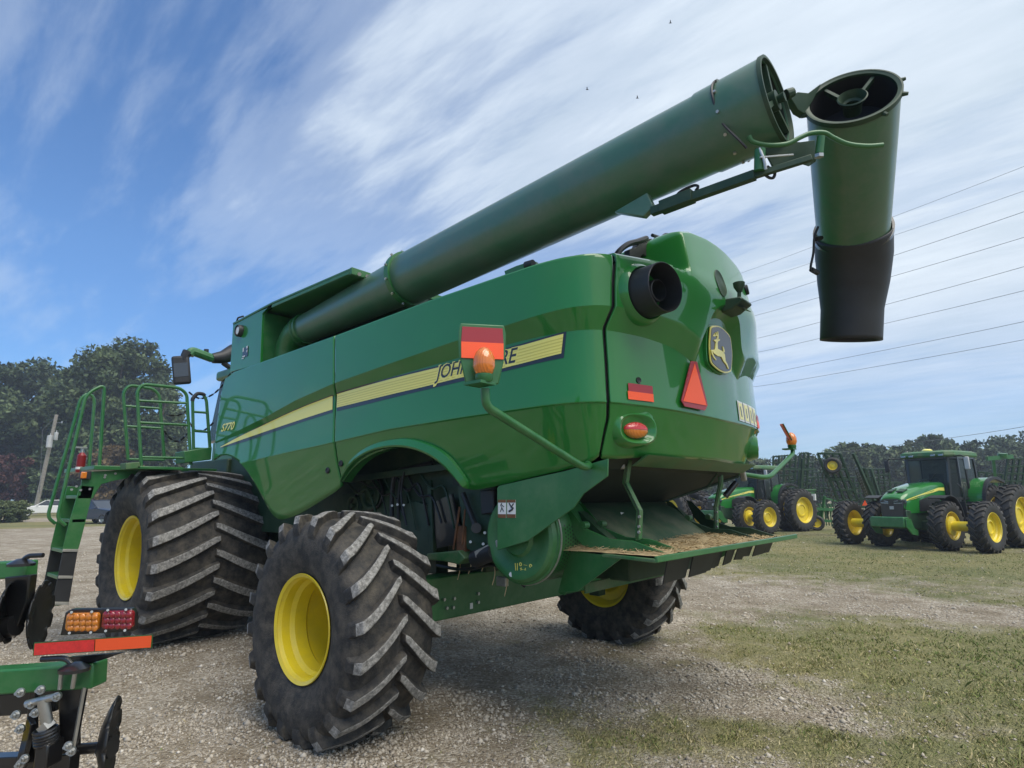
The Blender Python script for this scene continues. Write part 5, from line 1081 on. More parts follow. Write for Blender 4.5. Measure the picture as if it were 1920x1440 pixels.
chain('safety_chain', [(432, 700), (415, 725), (395, 742), (372, 747), (354, 735)], 3.95); chain('safety_chain', [(400, 792), (385, 806), (365, 806), (356, 792)], 3.95); chain('safety_chain', [(352, 768), (335, 779), (310, 778)], 4.2); chain('safety_chain', [(354, 810), (335, 828), (318, 822), (308, 808)], 4.2)
RED_D = mat('extinguisher_red', (0.22, 0.012, 0.015), 0.35)
fe = bpy.data.objects.new('fire_extinguisher', None); link(fe, CB)
c0 = lx(152, 868, 4.9); MB().tube([c0-Vector((0, 0, 0.12)), c0-Vector((0, 0, 0.10)), c0+Vector((0, 0, 0.09)), c0+Vector((0, 0, 0.13))], [0.045, 0.05, 0.05, 0.02], 20).build('cylinder', RED_D, fe); MB().tube([c0+Vector((0, 0, 0.12)), c0+Vector((0, 0, 0.19))], [0.022, 0.018], 10).box(c0+Vector((-0.02, 0.02, 0.19)), (0.02, 0.12, 0.02)).build('valve', STEEL, fe)
MB().lathe([(-0.08, 0.0515), (-0.05, 0.0515)], c0, (0, 0, 1), 20).build('extinguisher_label', WHITE, fe)
# ================= MARKER ARMS WITH BEACONS =================
for s_ in (1, -1):
    ba = bpy.data.objects.new('beacon_arm', None); link(ba, CB); xx = -2.02
    P = [at(909, 728, 'x', xx), at(911, 762, 'x', xx), at(1096, 878, 'x', xx), at(1136, 871, 'x', xx)]
    P = [Vector((p.x, p.y*s_, p.z)) for p in P]; P[3].x += 0.12; P.append(P[3]+Vector((0.12, -0.1*s_, 0.03)))
    MB().tube(fillet(P, 0.13, 7), 0.023, 14).build('arm_tube', GREEN_S, ba)
    c0 = Vector((xx, 2.44*s_, 2.37)); th = 0
    pl = [(-0.115, 0.145), (0.115, 0.145), (0.125, 0.10), (0.12, -0.02), (0.085, -0.17), (-0.085, -0.17), (-0.12, -0.02), (-0.125, 0.10)]
    e1 = Vector((-0.60, -0.80, 0)).normalized(); nn = Vector((-0.80, 0.60, 0)).normalized(); zc_ = 2.395
    F_ = lambda a, b_, l=0: Vector((xx+0.03, 2.44*s_, zc_))+e1*a+Vector((0, 0, b_))+nn*l
    if s_ > 0:
        MB().prism([F_(a, b_) for a, b_ in pl], nn*0.012).build('marker_plate', GREEN_S, ba, bevel=0.01)
        MB().prism([F_(a, b_, 0.014) for a, b_ in ((-0.105, 0.125), (0.105, 0.125), (0.11, 0.045), (-0.11, 0.045))], nn*0.004).build('red_reflector', REDREF, ba); MB().prism([F_(a, b_, 0.014) for a, b_ in ((-0.11, 0.045), (0.11, 0.045), (0.11, -0.04), (-0.108, -0.04))], nn*0.005).build('orange_reflector', ORREF, ba)
    else:
        a_, c_2 = at(1465, 795, 'x', xx), at(1482, 826, 'x', xx); vd = (a_-Vector(CAM)).normalized(); vd = (vd+Vector((0.12, 0, 0))).normalized()*0.11; th2 = (c_2-a_).cross(vd).normalized()
        MB().prism([a_-vd, a_+vd, c_2+vd, c_2-vd], th2*0.012).build('marker_plate', GREEN_S, ba, bevel=0.004); MB().prism([a_-vd*0.9, a_+vd*0.9, c_2+vd*0.9, c_2-vd*0.9], th2*-0.008).build('orange_reflector', ORREF, ba)
    b0 = F_(0, -0.155, 0.07) if s_ > 0 else at(1485, 838, 'x', xx)
    MB().tube([b0+Vector((0, 0, z)) for z in (-0.02, 0.0, 0.02, 0.03)], [0.035, 0.045, 0.045, 0.03], 20).box(b0+Vector((0.03, 0, -0.022)), (0.12, 0.11, 0.015)).build('beacon_base', GREEN_S, ba)
    MB().tube([b0+Vector((0, 0, z)) for z in (0.01, 0.03, 0.06, 0.10, 0.135, 0.155, 0.162)], [0.03, 0.045, 0.056, 0.055, 0.042, 0.022, 0.005], 28).build('beacon_lens', AMBER, ba, smooth=1.2)
# ---- belts, pulleys and lines seen in the wheel arch ----
for px, py, r_, y_ in ((700, 925, 0.16, 0.99), (668, 948, 0.10, 0.99)):
    c = Q(px, py, y_); pu = MB().lathe([(0, r_*0.3), (0.0, r_*0.86), (-0.01, r_*0.9), (0.0, r_), (0.012, r_), (0.022, r_*0.88), (0.034, r_), (0.046, r_), (0.05, r_*0.9), (0.045, r_*0.8), (0.02, r_*0.7), (0.02, r_*0.25), (0.06, r_*0.22), (0.06, 0)], c, (0, 1, 0), 36).build('pulley', DARKG, CB, smooth=0.6)
a, b_ = Q(700, 925, 1.015), Q(668, 948, 1.015); ra, rb_ = 0.15, 0.095; d_ = (b_-a); L_ = d_.length; t0 = math.atan2(d_.z, d_.x); ph = math.acos((ra-rb_)/L_)
pts = [a+Vector((math.cos(t), 0, math.sin(t)))*ra for t in np.linspace(t0+ph, t0+2*math.pi-ph, 24)]+[b_+Vector((math.cos(t), 0, math.sin(t)))*rb_ for t in np.linspace(t0-ph, t0+ph, 14)]
MB().tube(pts, 0.012, 6, closed=True).build('drive_belt', HOSE, CB)
rq_ = random.Random(9)
for k in range(7):
    x0, x1 = 652+k*22, 690+k*24; MB().tube(catmull([Q(x0, 905-4*k, 1.04), Q((x0+x1)/2, 925+rq_.uniform(-12, 14), 1.07), Q(x1, 915+rq_.uniform(-10, 25), 1.06), Q(x1+18, 985+rq_.uniform(-20, 20), 1.05)], 6), rq_.uniform(0.006, 0.013), 6).build('wiring_line' if k % 2 else 'oil_hose', HOSE if k % 3 else DARKG, CB)
MB().bar(Q(650, 900, 1.03), Q(860, 872, 1.10), 0.03, 0.06).build('upper_rail', DARKG, CB, bevel=0.004); MB().bar(Q(806, 900, 1.03), Q(812, 1050, 1.03), 0.03, 0.05).build('upright_rail', DARKG, CB, bevel=0.004)
for k, (px, py) in enumerate(((880, 1060), (905, 1052), (925, 1075), (860, 1062), (948, 1090))): MB().tube(catmull([Q(px, py-20, 1.1), Q(px+3, py, 1.12), Q(px-2, py+16+3*k, 1.13)], 5), 0.004, 5).build('hanging_straw', STRAW, CB)
MB().tube(catmull([Q(820, 1060, 1.05), Q(870, 1068, 1.12), Q(930, 1060, 1.12), Q(985, 1100, 1.0)], 8), 0.014, 8).build('oil_hose', HOSE, CB)
MB().box(Q(942, 1090, 0.9), (0.10, 0.04, 0.07)).build('grey_plate', ALUM, CB, bevel=0.004)
# chute decal
MB().prism([at(1161, 963, 'x', -1.50), at(1180, 966, 'x', -1.51), at(1187, 988, 'x', -1.60), at(1167, 985, 'x', -1.59)], (-0.012, 0, 0.012)).build('chute_decal', WHITE, CB)
# ================= TRACTORS =================
def loft(mb, secs):
    """secs: list of equal-length rings of points"""
    n = len(secs[0]); vs = [p for s_ in secs for p in s_]
    fs = [(i*n+k, i*n+(k+1) % n, (i+1)*n+(k+1) % n, (i+1)*n+k) for i in range(len(secs)-1) for k in range(n)]
    fs += [tuple(range(n-1, -1, -1)), tuple((len(secs)-1)*n+k for k in range(n))]
    return mb.add(vs, fs)
def small_wheel(parent, loc, R, W, rr, out, nl=20, lh=0.045, name='wheel', lw=0.06, deep=0.35, src=None):
    if src is not None:
        c = copy_tree(src, parent); c.location = loc; c.rotation_euler = (0, 0, 0 if out > 0 else math.pi); return c
    w_ = bpy.data.objects.new(name, None); link(w_, parent); w_.location = loc; w_.rotation_euler = (0, 0, 0 if out > 0 else math.pi)
    tyre_meshes(R, W, rr, nl, lh, lugw=lw, sweep=1.25, ring=48).build('tyre', [RUBBERS, RUBBER], w_, smooth=0.5)
    rim_mb(rr, W, deep).build('rim', YELLOW, w_, smooth=0.5)
    return w_
def hood_ring(x, hw, zb, zt, sh=0.14, n=7):
    pts = [(x, -hw, zb), (x, -hw, zt-sh)]
    for k in range(1, n): a = math.pi/2*k/n; pts.append((x, -hw+sh*1.3*(1-math.cos(a)), zt-sh+sh*math.sin(a)))
    pts.append((x, 0, zt+0.02)); right = [(x, -p[1], p[2]) for p in pts[::-1][1:]]; return [Vector(p) for p in pts+right]
def make_tractor(duals=True):
    t = empty('tractor', (0, 0, 0))
    for s_ in (1, -1):
        q = 1.02*s_; wf = small_wheel(t, (0, q, 0.76), 0.78, 0.44, 0.42, s_, 22, name='front_wheel', deep=0.30, src=None if s_ == 1 else make_tractor.f)
        if s_ == 1: make_tractor.f = wf
        small_wheel(t, (0, 2.12*s_, 0.76), 0, 0, 0, s_, src=make_tractor.f)
        wr = small_wheel(t, (-3.05, 1.0*s_, 1.02), 1.04, 0.50, 0.60, s_, 24, 0.05, name='rear_wheel', deep=0.34, src=None if s_ == 1 else make_tractor.r)
        if s_ == 1: make_tractor.r = wr
        small_wheel(t, (-3.05, 1.72*s_, 1.02), 0, 0, 0, s_, src=make_tractor.r)
        MB().cyl((0, 1.2*s_, 0.76), (0, 2.0*s_, 0.76), 0.15, n=24).lathe([(1.15, 0.30), (1.2, 0.30), (1.22, 0.15)], (0, 0, 0.76), (0, s_, 0), 24).build('hub_spacer', YELLOW, t)
        pf_ = [(-0.72+0.0, 0.80), (-0.60, 1.30), (-0.30, 1.62), (0.10, 1.70), (0.40, 1.62)]
        m_ = MB(); P = catmull([(x, 0, z) for x, z in pf_], 5)
        for a, b_ in zip(P[:-1], P[1:]): m_.bar(a+Vector((0, 1.02*s_, 0)), b_+Vector((0, 1.02*s_, 0)), 0.48, 0.03, (0, 0, 1))
        m_.build('front_fender', BLACK, t)
        m_ = MB(); P = catmull([(x, 0, z) for x, z in ((-2.10, 1.30), (-2.15, 1.75), (-2.45, 2.15), (-3.0, 2.28), (-3.6, 2.15))], 6)
        for a, b_ in zip(P[:-1], P[1:]): m_.bar(a+Vector((0, 0.98*s_, 0)), b_+Vector((0, 0.98*s_, 0)), 0.56, 0.04, (0, 0, 1))
        m_.build('rear_fender', GREEN, t)
        m_ = MB()
        for a, b_ in zip(P[:-1], P[1:]): m_.bar(a+Vector((0, 1.28*s_, 0)), b_+Vector((0, 1.28*s_, 0)), 0.10, 0.09, (0, 0, 1))
        m_.build('fender_edge', BLACK, t)
        ar = MB(); ar.tube(fillet([(-1.45, 0.84*s_, 3.0), (-1.25, 1.15*s_, 3.02), (-1.25, 1.25*s_, 2.95)], 0.1), 0.02, 8); a_ = ar.build('mirror', BLACK, t)
        MB().box((-1.27, 1.28*s_, 2.75), (0.06, 0.16, 0.42)).build('mirror_housing', GREY if s_ > 0 else BLACK, a_, bevel=0.03)
    h_ = MB(); loft(h_, [hood_ring(-1.35, 0.48, 1.25, 2.16), hood_ring(-0.6, 0.47, 1.2, 2.12), hood_ring(0.2, 0.44, 1.15, 1.98), hood_ring(0.75, 0.40, 1.15, 1.82), hood_ring(1.0, 0.37, 1.3, 1.70), hood_ring(1.06, 0.34, 1.35, 1.64)])
    hd = h_.build('hood', GREEN, t, smooth=0.6)
    for s_ in (1, -1):
        MB().prism([(-1.30, 0.4845*s_, 1.86), (-1.30, 0.4845*s_, 1.97), (-0.95, 0.482*s_, 1.96), (0.55, 0.424*s_, 1.66), (0.98, 0.375*s_, 1.56), (0.98, 0.375*s_, 1.53), (0.5, 0.428*s_, 1.60), (-0.95, 0.483*s_, 1.87)], (0, 0.006*s_, 0)).build('yellow_stripe', YELDEC, hd)
        MB().prism([(-0.95, 0.478*s_, 1.22), (-0.95, 0.478*s_, 1.62), (-0.5, 0.468*s_, 1.72), (0.25, 0.442*s_, 1.55), (0.3, 0.44*s_, 1.2)], (0, 0.012*s_, 0)).build('engine_grille', BLACK, hd)
        for k in range(3): MB().prism([(0.55-0.42*k, 0.06*s_, 1.925+0.045*k-0.02), (0.85-0.42*k, 0.06*s_, 1.845+0.06*k-0.02), (0.82-0.42*k, 0.26*s_, 1.83+0.06*k-0.02), (0.52-0.42*k, 0.26*s_, 1.91+0.045*k-0.02)], (0, 0, 0.03)).build('hood_vent', DARKG, hd)
        MB().prism([(1.075, 0.34*s_, 1.46), (1.09, 0.08*s_, 1.44), (1.09, 0.08*s_, 1.50), (1.06, 0.36*s_, 1.56), (0.92, 0.40*s_, 1.56), (0.92, 0.40*s_, 1.50)], (0, 0, 0.03)).build('headlight', MIRROR, hd)
    g_ = MB(); loft(g_, [[Vector((x, y*k, z)) for y, z in ((-0.36, 0.82), (-0.38, 1.55), (-0.2, 1.60), (0.2, 1.60), (0.38, 1.55), (0.36, 0.82))] for x, k in ((0.3, 1.1), (0.98, 1.0), (1.075, 0.9))])
    gr = g_.build('front_grille', BLACKP, t, bevel=0.01); MB().box((1.083, 0, 1.32), (0.01, 0.13, 0.10)).build('grille_badge', STEEL, gr, bevel=0.01)
    MB().bb((1.12, -0.52, 0.72), (1.45, 0.52, 1.04)).build('front_weight', GREEN_S, t, bevel=0.03)
    for s_ in (1, -1): MB().prism([(1.40, 0.53*s_, 0.98), (1.40, 0.53*s_, 0.74), (1.12, 0.53*s_, 0.50), (0.80, 0.53*s_, 0.46), (0.78, 0.53*s_, 0.62), (0.98, 0.53*s_, 0.70), (1.12, 0.53*s_, 0.98)], (0, 0.04*s_, 0)).build('front_bracket', GREEN_S, t, bevel=0.008)
    MB().bb((-3.3, -0.4, 0.65), (1.0, 0.4, 1.25)).bb((-0.18, -1.0, 0.6), (0.18, 1.0, 0.9)).bb((-3.25, -1.0, 0.8), (-2.8, 1.0, 1.25)).build('chassis', DARKG, t, bevel=0.03)
    MB().bb((-2.0, 0.45, 0.85), (-1.0, 0.85, 1.35)).bb((-2.0, -0.85, 0.85), (-1.0, -0.45, 1.35)).build('fuel_tank', BLACK, t, bevel=0.06)
    st_ = MB()
    for k in range(4): st_.bb((-1.75, 0.85+0.02*(3-k), 0.5+0.3*k), (-1.25, 1.10, 0.53+0.3*k))
    st_.bb((-1.78, 0.9, 0.5), (-1.75, 1.1, 1.5)).bb((-1.25, 0.9, 0.5), (-1.22, 1.1, 1.5)).tube(fillet([(-1.22, 1.1, 0.9), (-1.15, 1.12, 1.9), (-1.3, 0.9, 2.1)], 0.1), 0.015, 6); st_.build('steps', BLACK, t)
    cab = MB(); base = [(-1.35, 0.62), (-1.35, -0.62), (-1.7, -0.82), (-2.95, -0.80), (-2.95, 0.80), (-1.7, 0.82)]; top = [(-1.42, 0.66), (-1.42, -0.66), (-1.7, -0.80), (-2.85, -0.78), (-2.85, 0.78), (-1.7, 0.80)]
    loft(cab, [[Vector((x, y, 1.55)) for x, y in base], [Vector((x, y, 3.0)) for x, y in top]]); cb = cab.build('cab_glass', GLASS, t, smooth=0)
    p_ = MB()
    for (a, b_), (c_, d_) in zip(base, top): p_.bar((a*1.003, b_*1.005, 1.5), (c_*1.003, d_*1.005, 3.02), 0.07, 0.07)
    for z_, rg in ((1.6, base), (2.98, top)):
        for i in range(6): a = rg[i]; b_ = rg[(i+1) % 6]; p_.bar((a[0], a[1], z_), (b_[0], b_[1], z_), 0.07, 0.08)
    p_.bar((-2.25, 0.825, 1.6), (-2.2, 0.80, 3.0), 0.05, 0.05); p_.build('cab_frame', BLACKP, t)
    MB().tube([(-1.34, -0.3, 1.75), (-1.37, 0.25, 2.45)], 0.012, 6).build('wiper', BLACKP, cb)
    MB().box((-2.3, 0, 2.0), (0.5, 0.5, 0.9)).tube([(-1.95, 0, 1.6), (-1.75, 0, 2.15)], 0.04, 8).lathe([(0, 0.19), (0.03, 0.21), (0.03, 0.17)], (-1.78, 0, 2.18), (0.5, 0, 0.8), 20).build('seat', BLACK, cb, bevel=0.04)
    rf = MB(); loft(rf, [[Vector((x*k+(-2.15)*(1-k), y*k, z)) for x, y in ((-1.15, 0.7), (-1.15, -0.7), (-1.45, -0.88), (-3.05, -0.86), (-3.05, 0.86), (-1.45, 0.88))] for z, k in ((3.0, 0.97), (3.06, 1.0), (3.16, 0.98), (3.22, 0.86))])
    r_ = rf.build('cab_roof', GREEN_D, t, smooth=0.5)
    for y_ in (-0.6, -0.35, 0.35, 0.6): MB().box((-1.14, y_, 3.05), (0.06, 0.16, 0.07)).build('roof_light', MIRROR, r_, bevel=0.015)
    MB().lathe([(0, 0.16), (0.05, 0.16), (0.09, 0.10), (0.10, 0)], (-1.55, 0, 3.21), (0, 0, 1), 24).build('satellite_receiver', YELDEC, r_)
    MB().tube([(-1.5, -0.68, 1.7), (-1.48, -0.70, 2.9)], 0.07, 14).tube([(-1.48, -0.7, 2.9), (-1.5, -0.7, 3.15), (-1.6, -0.7, 3.25)], 0.05, 12).build('exhaust_stack', BLACKP, t)
    MB().bar((-3.3, 0.4, 0.9), (-4.1, 0.42, 0.75), 0.06, 0.1).bar((-3.3, -0.4, 0.9), (-4.1, -0.42, 0.75), 0.06, 0.1).bar((-3.2, 0, 1.3), (-4.0, 0, 1.2), 0.06, 0.06).build('hitch', DARKG, t)
    return t
TR = make_tractor()
def put(t, c, fwd): t.location = (c[0], c[1], 0); t.rotation_euler = (0, 0, math.atan2(fwd[1], fwd[0]))
put(TR, (-0.72, -18.2), (0.327, 0.945)); TR.scale = (0.95,)*3; tag(TR, 'green tractor with dual wheels facing the camera in the open, right of the folded implements', 'tractor', 'green dual wheeled tractors')
t2 = copy_tree(TR); put(t2, (7.2, -23.4), (0.33, 0.944)); tag(t2, 'green tractor half hidden by the combine spreader tray, with its nose turned left', 'tractor', 'green dual wheeled tractors')
w3 = atd(1254, 957, 29.0); t3 = copy_tree(TR); put(t3, (w3.x+3.05*0.95, w3.y-1.72*0.95), (1, 0.0)); tag(t3, 'tractor showing just a yellow wheel below the dark combine hood underside', 'tractor', 'green dual wheeled tractors')
# ================= FOLDED FIELD CULTIVATORS =================
def grid_frame(mb, O, u, v, nu, nv, r=0.04):
    for i in range(nu+1): mb.bar(O+u*(i/nu), O+u*(i/nu)+v, r*2, r*2, u.cross(v))
    for j in range(nv+1): mb.bar(O+v*(j/nv), O+v*(j/nv)+u, r*1.8, r*1.8, u.cross(v))
def tines(mb, O, u, v, nu, nv, nrm, q, r=0.014):
    for i in range(nu):
        for j in range(nv):
            p = O+u*((i+0.5)/nu)+v*((j+0.5)/nv); s_ = 0.38
            mb.tube([p, p+nrm*0.22*s_*2+v.normalized()*0.12, p+nrm*0.6*s_*2-v.normalized()*0.05, p+nrm*0.75*s_*2-v.normalized()*0.28], r, 5)
def cultivator(label, cpx, dep, spec, rz=0.0, wheels=(), seed=1, group='folded field cultivators', base=True):
    ox, oy = gat(cpx, dep); t = empty('field_cultivator', (ox, oy, 0), rz); tag(t, label, 'cultivator', group); q = random.Random(seed)
    t.rotation_euler = (0, 0, 0)
    org = Vector((ox, oy, 0)); W_2 = lambda px, py, d=0.0: atd(px, py, dep+d)-org
    for nm, O, U, V, nu, nv, dd in spec:
        o_ = W_2(*O, dd); u = W_2(*U, dd)-o_; v = W_2(*V, dd)-o_; nrm = u.cross(v).normalized(); nrm = nrm if nrm.dot(Vector(CF)) > 0 else -nrm
        m_ = MB(); grid_frame(m_, o_, u, v, nu, nv, 0.04); f_ = m_.build('wing_frame', DARKG, t)
        m_ = MB(); tines(m_, o_, u, v, nu*2, nv*2, nrm, q); m_.build('spring_tines', BLACKP, f_)
    for px, py, R, d in wheels:
        c = W_2(px, py, d); nrm = Vector((-0.1, 0.9, 0)).normalized() if R > 0 else None
        w_ = bpy.data.objects.new('gauge_wheel', None); link(w_, t); w_.location = c; w_.rotation_euler = (0, 0, math.radians(12 if py < 900 else 55))
        MB().lathe([(-0.11, R*0.55), (-0.13, R*0.8), (-0.10, R*0.97), (-0.04, R), (0.04, R), (0.10, R*0.97), (0.13, R*0.8), (0.11, R*0.55)], (0, 0, 0), (0, 1, 0), 32).build('tyre', RUBBERS, w_)
        MB().lathe([(0.11, R*0.56), (0.09, R*0.52), (0.03, R*0.48), (0.04, R*0.25), (0.07, R*0.2), (0.07, 0)], (0, 0, 0), (0, 1, 0), 28).lathe([(-0.11, R*0.56), (-0.05, R*0.5), (0.0, 0)], (0, 0, 0), (0, 1, 0), 28).build('rim', YELLOW, w_)
    return t, W_2
t, Wp = cultivator('folded field cultivator wing raised like a lattice with a small yellow wheel at its top', 1575, 24.5,
    [('w', (1571, 938), (1608, 938), (1548, 880), 3, 3, 0.0), ('w', (1550, 895), (1592, 896), (1533, 850), 3, 2, 0.3), ('w', (1632, 930), (1640, 928), (1612, 880), 1, 5, 0.2)], wheels=[(1561, 873, 0.33, -0.3)], seed=2)
MB().bar(Wp(1590, 950), Wp(1660, 948), 0.12, 0.12).bar(Wp(1640, 940), Wp(1600, 850), 0.1, 0.1).bar(Wp(1575, 960), Wp(1575, 1002), 0.1, 0.1).bar(Wp(1640, 955), Wp(1640, 1000), 0.1, 0.1).bar(Wp(1560, 985), Wp(1650, 985), 0.1, 0.1).build('main_frame', DARKG, t)
tg = [Wp(1622, 938, -0.3), Wp(1617, 948, -0.3), Wp(1627, 948, -0.3)]; MB().prism(tg, Vector(CF)*0.02).build('slow_vehicle_triangle', ORREF, t)
t, Wp = cultivator('dark folded implement with stacked tine frames seen above the rear wheel of the left tractor', 1505, 32,
    [('w', (1448, 905), (1490, 902), (1450, 856), 4, 4, 0.0), ('w', (1496, 915), (1512, 914), (1500, 850), 2, 6, 0.5), ('w', (1452, 935), (1510, 930), (1470, 900), 4, 3, 1.0)], wheels=[], seed=3)
MB().bar(Wp(1450, 950), Wp(1540, 946), 0.14, 0.14).bar(Wp(1530, 880), Wp(1470, 880), 0.08, 0.08).bar(Wp(1500, 950), Wp(1505, 860), 0.12, 0.12).bar(Wp(1470, 950), Wp(1470, 985), 0.12, 0.12).bar(Wp(1535, 950), Wp(1535, 985), 0.12, 0.12).build('main_frame', DARKG, t)
t, Wp = cultivator('tangle of dark folded tines and green arms at the right edge, above the rear duals', 1890, 29,
    [('w', (1830, 925), (1875, 930), (1835, 885), 3, 3, 0.0), ('w', (1880, 930), (1925, 930), (1890, 860), 4, 5, 0.0), ('w', (1840, 960), (1935, 960), (1845, 925), 6, 3, 1.0)], wheels=[], seed=5)
MB().bar(Wp(1850, 860), Wp(1898, 856), 0.16, 0.2).bar(Wp(1862, 862), Wp(1870, 930), 0.12, 0.16).bar(Wp(1840, 960), Wp(1930, 960), 0.14, 0.14).bar(Wp(1870, 930), Wp(1870, 975), 0.14, 0.14).bar(Wp(1925, 930), Wp(1925, 985), 0.14, 0.14).cyl(Wp(1880, 857), Wp(1880, 850), 0.2, n=16).build('main_frame', GREEN_S, t)
t, Wp = cultivator('dense dark bank of folded tine frames between the left tractor and the raised wheel', 1528, 40,
    [('w', (1478, 925), (1520, 925), (1482, 868), 5, 6, 0.0), ('w', (1512, 935), (1556, 935), (1506, 885), 5, 5, 1.5), ('w', (1470, 945), (1560, 945), (1476, 915), 8, 3, 2.5)], wheels=[], seed=7)
MB().bar(Wp(1470, 948), Wp(1562, 948), 0.2, 0.2).bar(Wp(1484, 948), Wp(1484, 972), 0.15, 0.15).bar(Wp(1550, 948), Wp(1550, 972), 0.15, 0.15).bar(Wp(1500, 945), Wp(1512, 868), 0.14, 0.14).build('main_frame', DARKG, t)
t, Wp = cultivator('dark implement with folded wings just behind the left wheels of the right tractor', 1625, 36,
    [('w', (1598, 945), (1640, 945), (1592, 895), 5, 5, 0.0), ('w', (1622, 940), (1672, 940), (1616, 880), 5, 6, 1.0), ('w', (1640, 950), (1680, 950), (1650, 905), 4, 4, 2.0)], wheels=[], seed=8)
MB().bar(Wp(1592, 950), Wp(1682, 950), 0.2, 0.2).bar(Wp(1610, 950), Wp(1610, 975), 0.15, 0.15).bar(Wp(1668, 950), Wp(1668, 975), 0.15, 0.15).bar(Wp(1655, 948), Wp(1632, 878), 0.14, 0.14).build('main_frame', DARKG, t)
t, Wp = cultivator('low dark implement row showing under the cab mirror of the right tractor', 1850, 38,
    [('w', (1820, 940), (1870, 940), (1826, 890), 5, 5, 0.0), ('w', (1866, 938), (1926, 938), (1872, 875), 6, 6, 1.5)], wheels=[], seed=9)
MB().bar(Wp(1816, 945), Wp(1930, 945), 0.2, 0.2).bar(Wp(1830, 945), Wp(1830, 970), 0.15, 0.15).bar(Wp(1915, 945), Wp(1915, 970), 0.15, 0.15).bar(Wp(1880, 943), Wp(1890, 872), 0.14, 0.14).build('main_frame', DARKG, t)
# planter / grain drill between the tractors
ox, oy = gat(1525, 28.5); org = Vector((ox, oy, 0)); t = empty('grain_drill', org); tag(t, 'green seed drill with a long hopper and two small yellow wheels, between the tractors', 'seed drill')
Wd = lambda px, py, d=0.0: atd(px, py, 28.5+d)-org
MB().prism([Wd(1495, 922), Wd(1528, 922), Wd(1526, 940), Wd(1523, 947), Wd(1495, 948)], Vector((CF[0], CF[1], 0))*1.0).build('hopper', GREEN_S, t, bevel=0.03); MB().prism([Wd(1493, 918), Wd(1531, 917), Wd(1531, 921), Wd(1493, 922)], Vector((CF[0], CF[1], 0))*1.05).build('hopper_lid', GREEN_D, t, bevel=0.02)
m_ = MB(); m_.bar(Wd(1490, 952), Wd(1570, 956), 0.14, 0.14).bar(Wd(1495, 972), Wd(1568, 978), 0.12, 0.12).bar(Wd(1546, 930), Wd(1540, 975), 0.1, 0.1).bar(Wd(1548, 934), Wd(1570, 940), 0.06, 0.06).bar(Wd(1535, 960), Wd(1528, 985), 0.08, 0.08)
m_.build('drill_frame', GREEN_S, t)
for i in range(7):
    x = 1536+i*5; MB().bar(Wd(x, 955, 0.4), Wd(x+4, 985, 0.4), 0.04, 0.08).tube(catmull([Wd(x, 945, 0.4), Wd(x+3, 955, 0.3), Wd(x+1, 968, 0.3)], 4), 0.03, 6).build('row_unit', DARKG if i % 2 else GREEN_S, t)
MB().box(Wd(1526, 932, -0.4), (0.15, 0.15, 0.3)).build('decal_plate', WHITE, t)
for px, py, d in ((1531, 984, -0.3), (1513, 980, 0.6)):
    w_ = bpy.data.objects.new('transport_wheel', None); link(w_, t); w_.location = Wd(px, py, d); w_.location.z = 0.36; w_.rotation_euler = (0, 0, math.radians(200)); R = 0.37
    MB().lathe([(-0.14, R*0.55), (-0.17, R*0.8), (-0.12, R*0.97), (0.12, R*0.97), (0.17, R*0.8), (0.14, R*0.55)], (0, 0, 0), (0, 1, 0), 28).build('tyre', RUBBERS, w_); MB().lathe([(0.14, R*0.56), (0.06, R*0.5), (0.05, 0)], (0, 0, 0), (0, 1, 0), 24).lathe([(-0.14, R*0.56), (-0.08, R*0.5), (-0.07, 0)], (0, 0, 0), (0, 1, 0), 24).build('rim', YELLOW, w_)
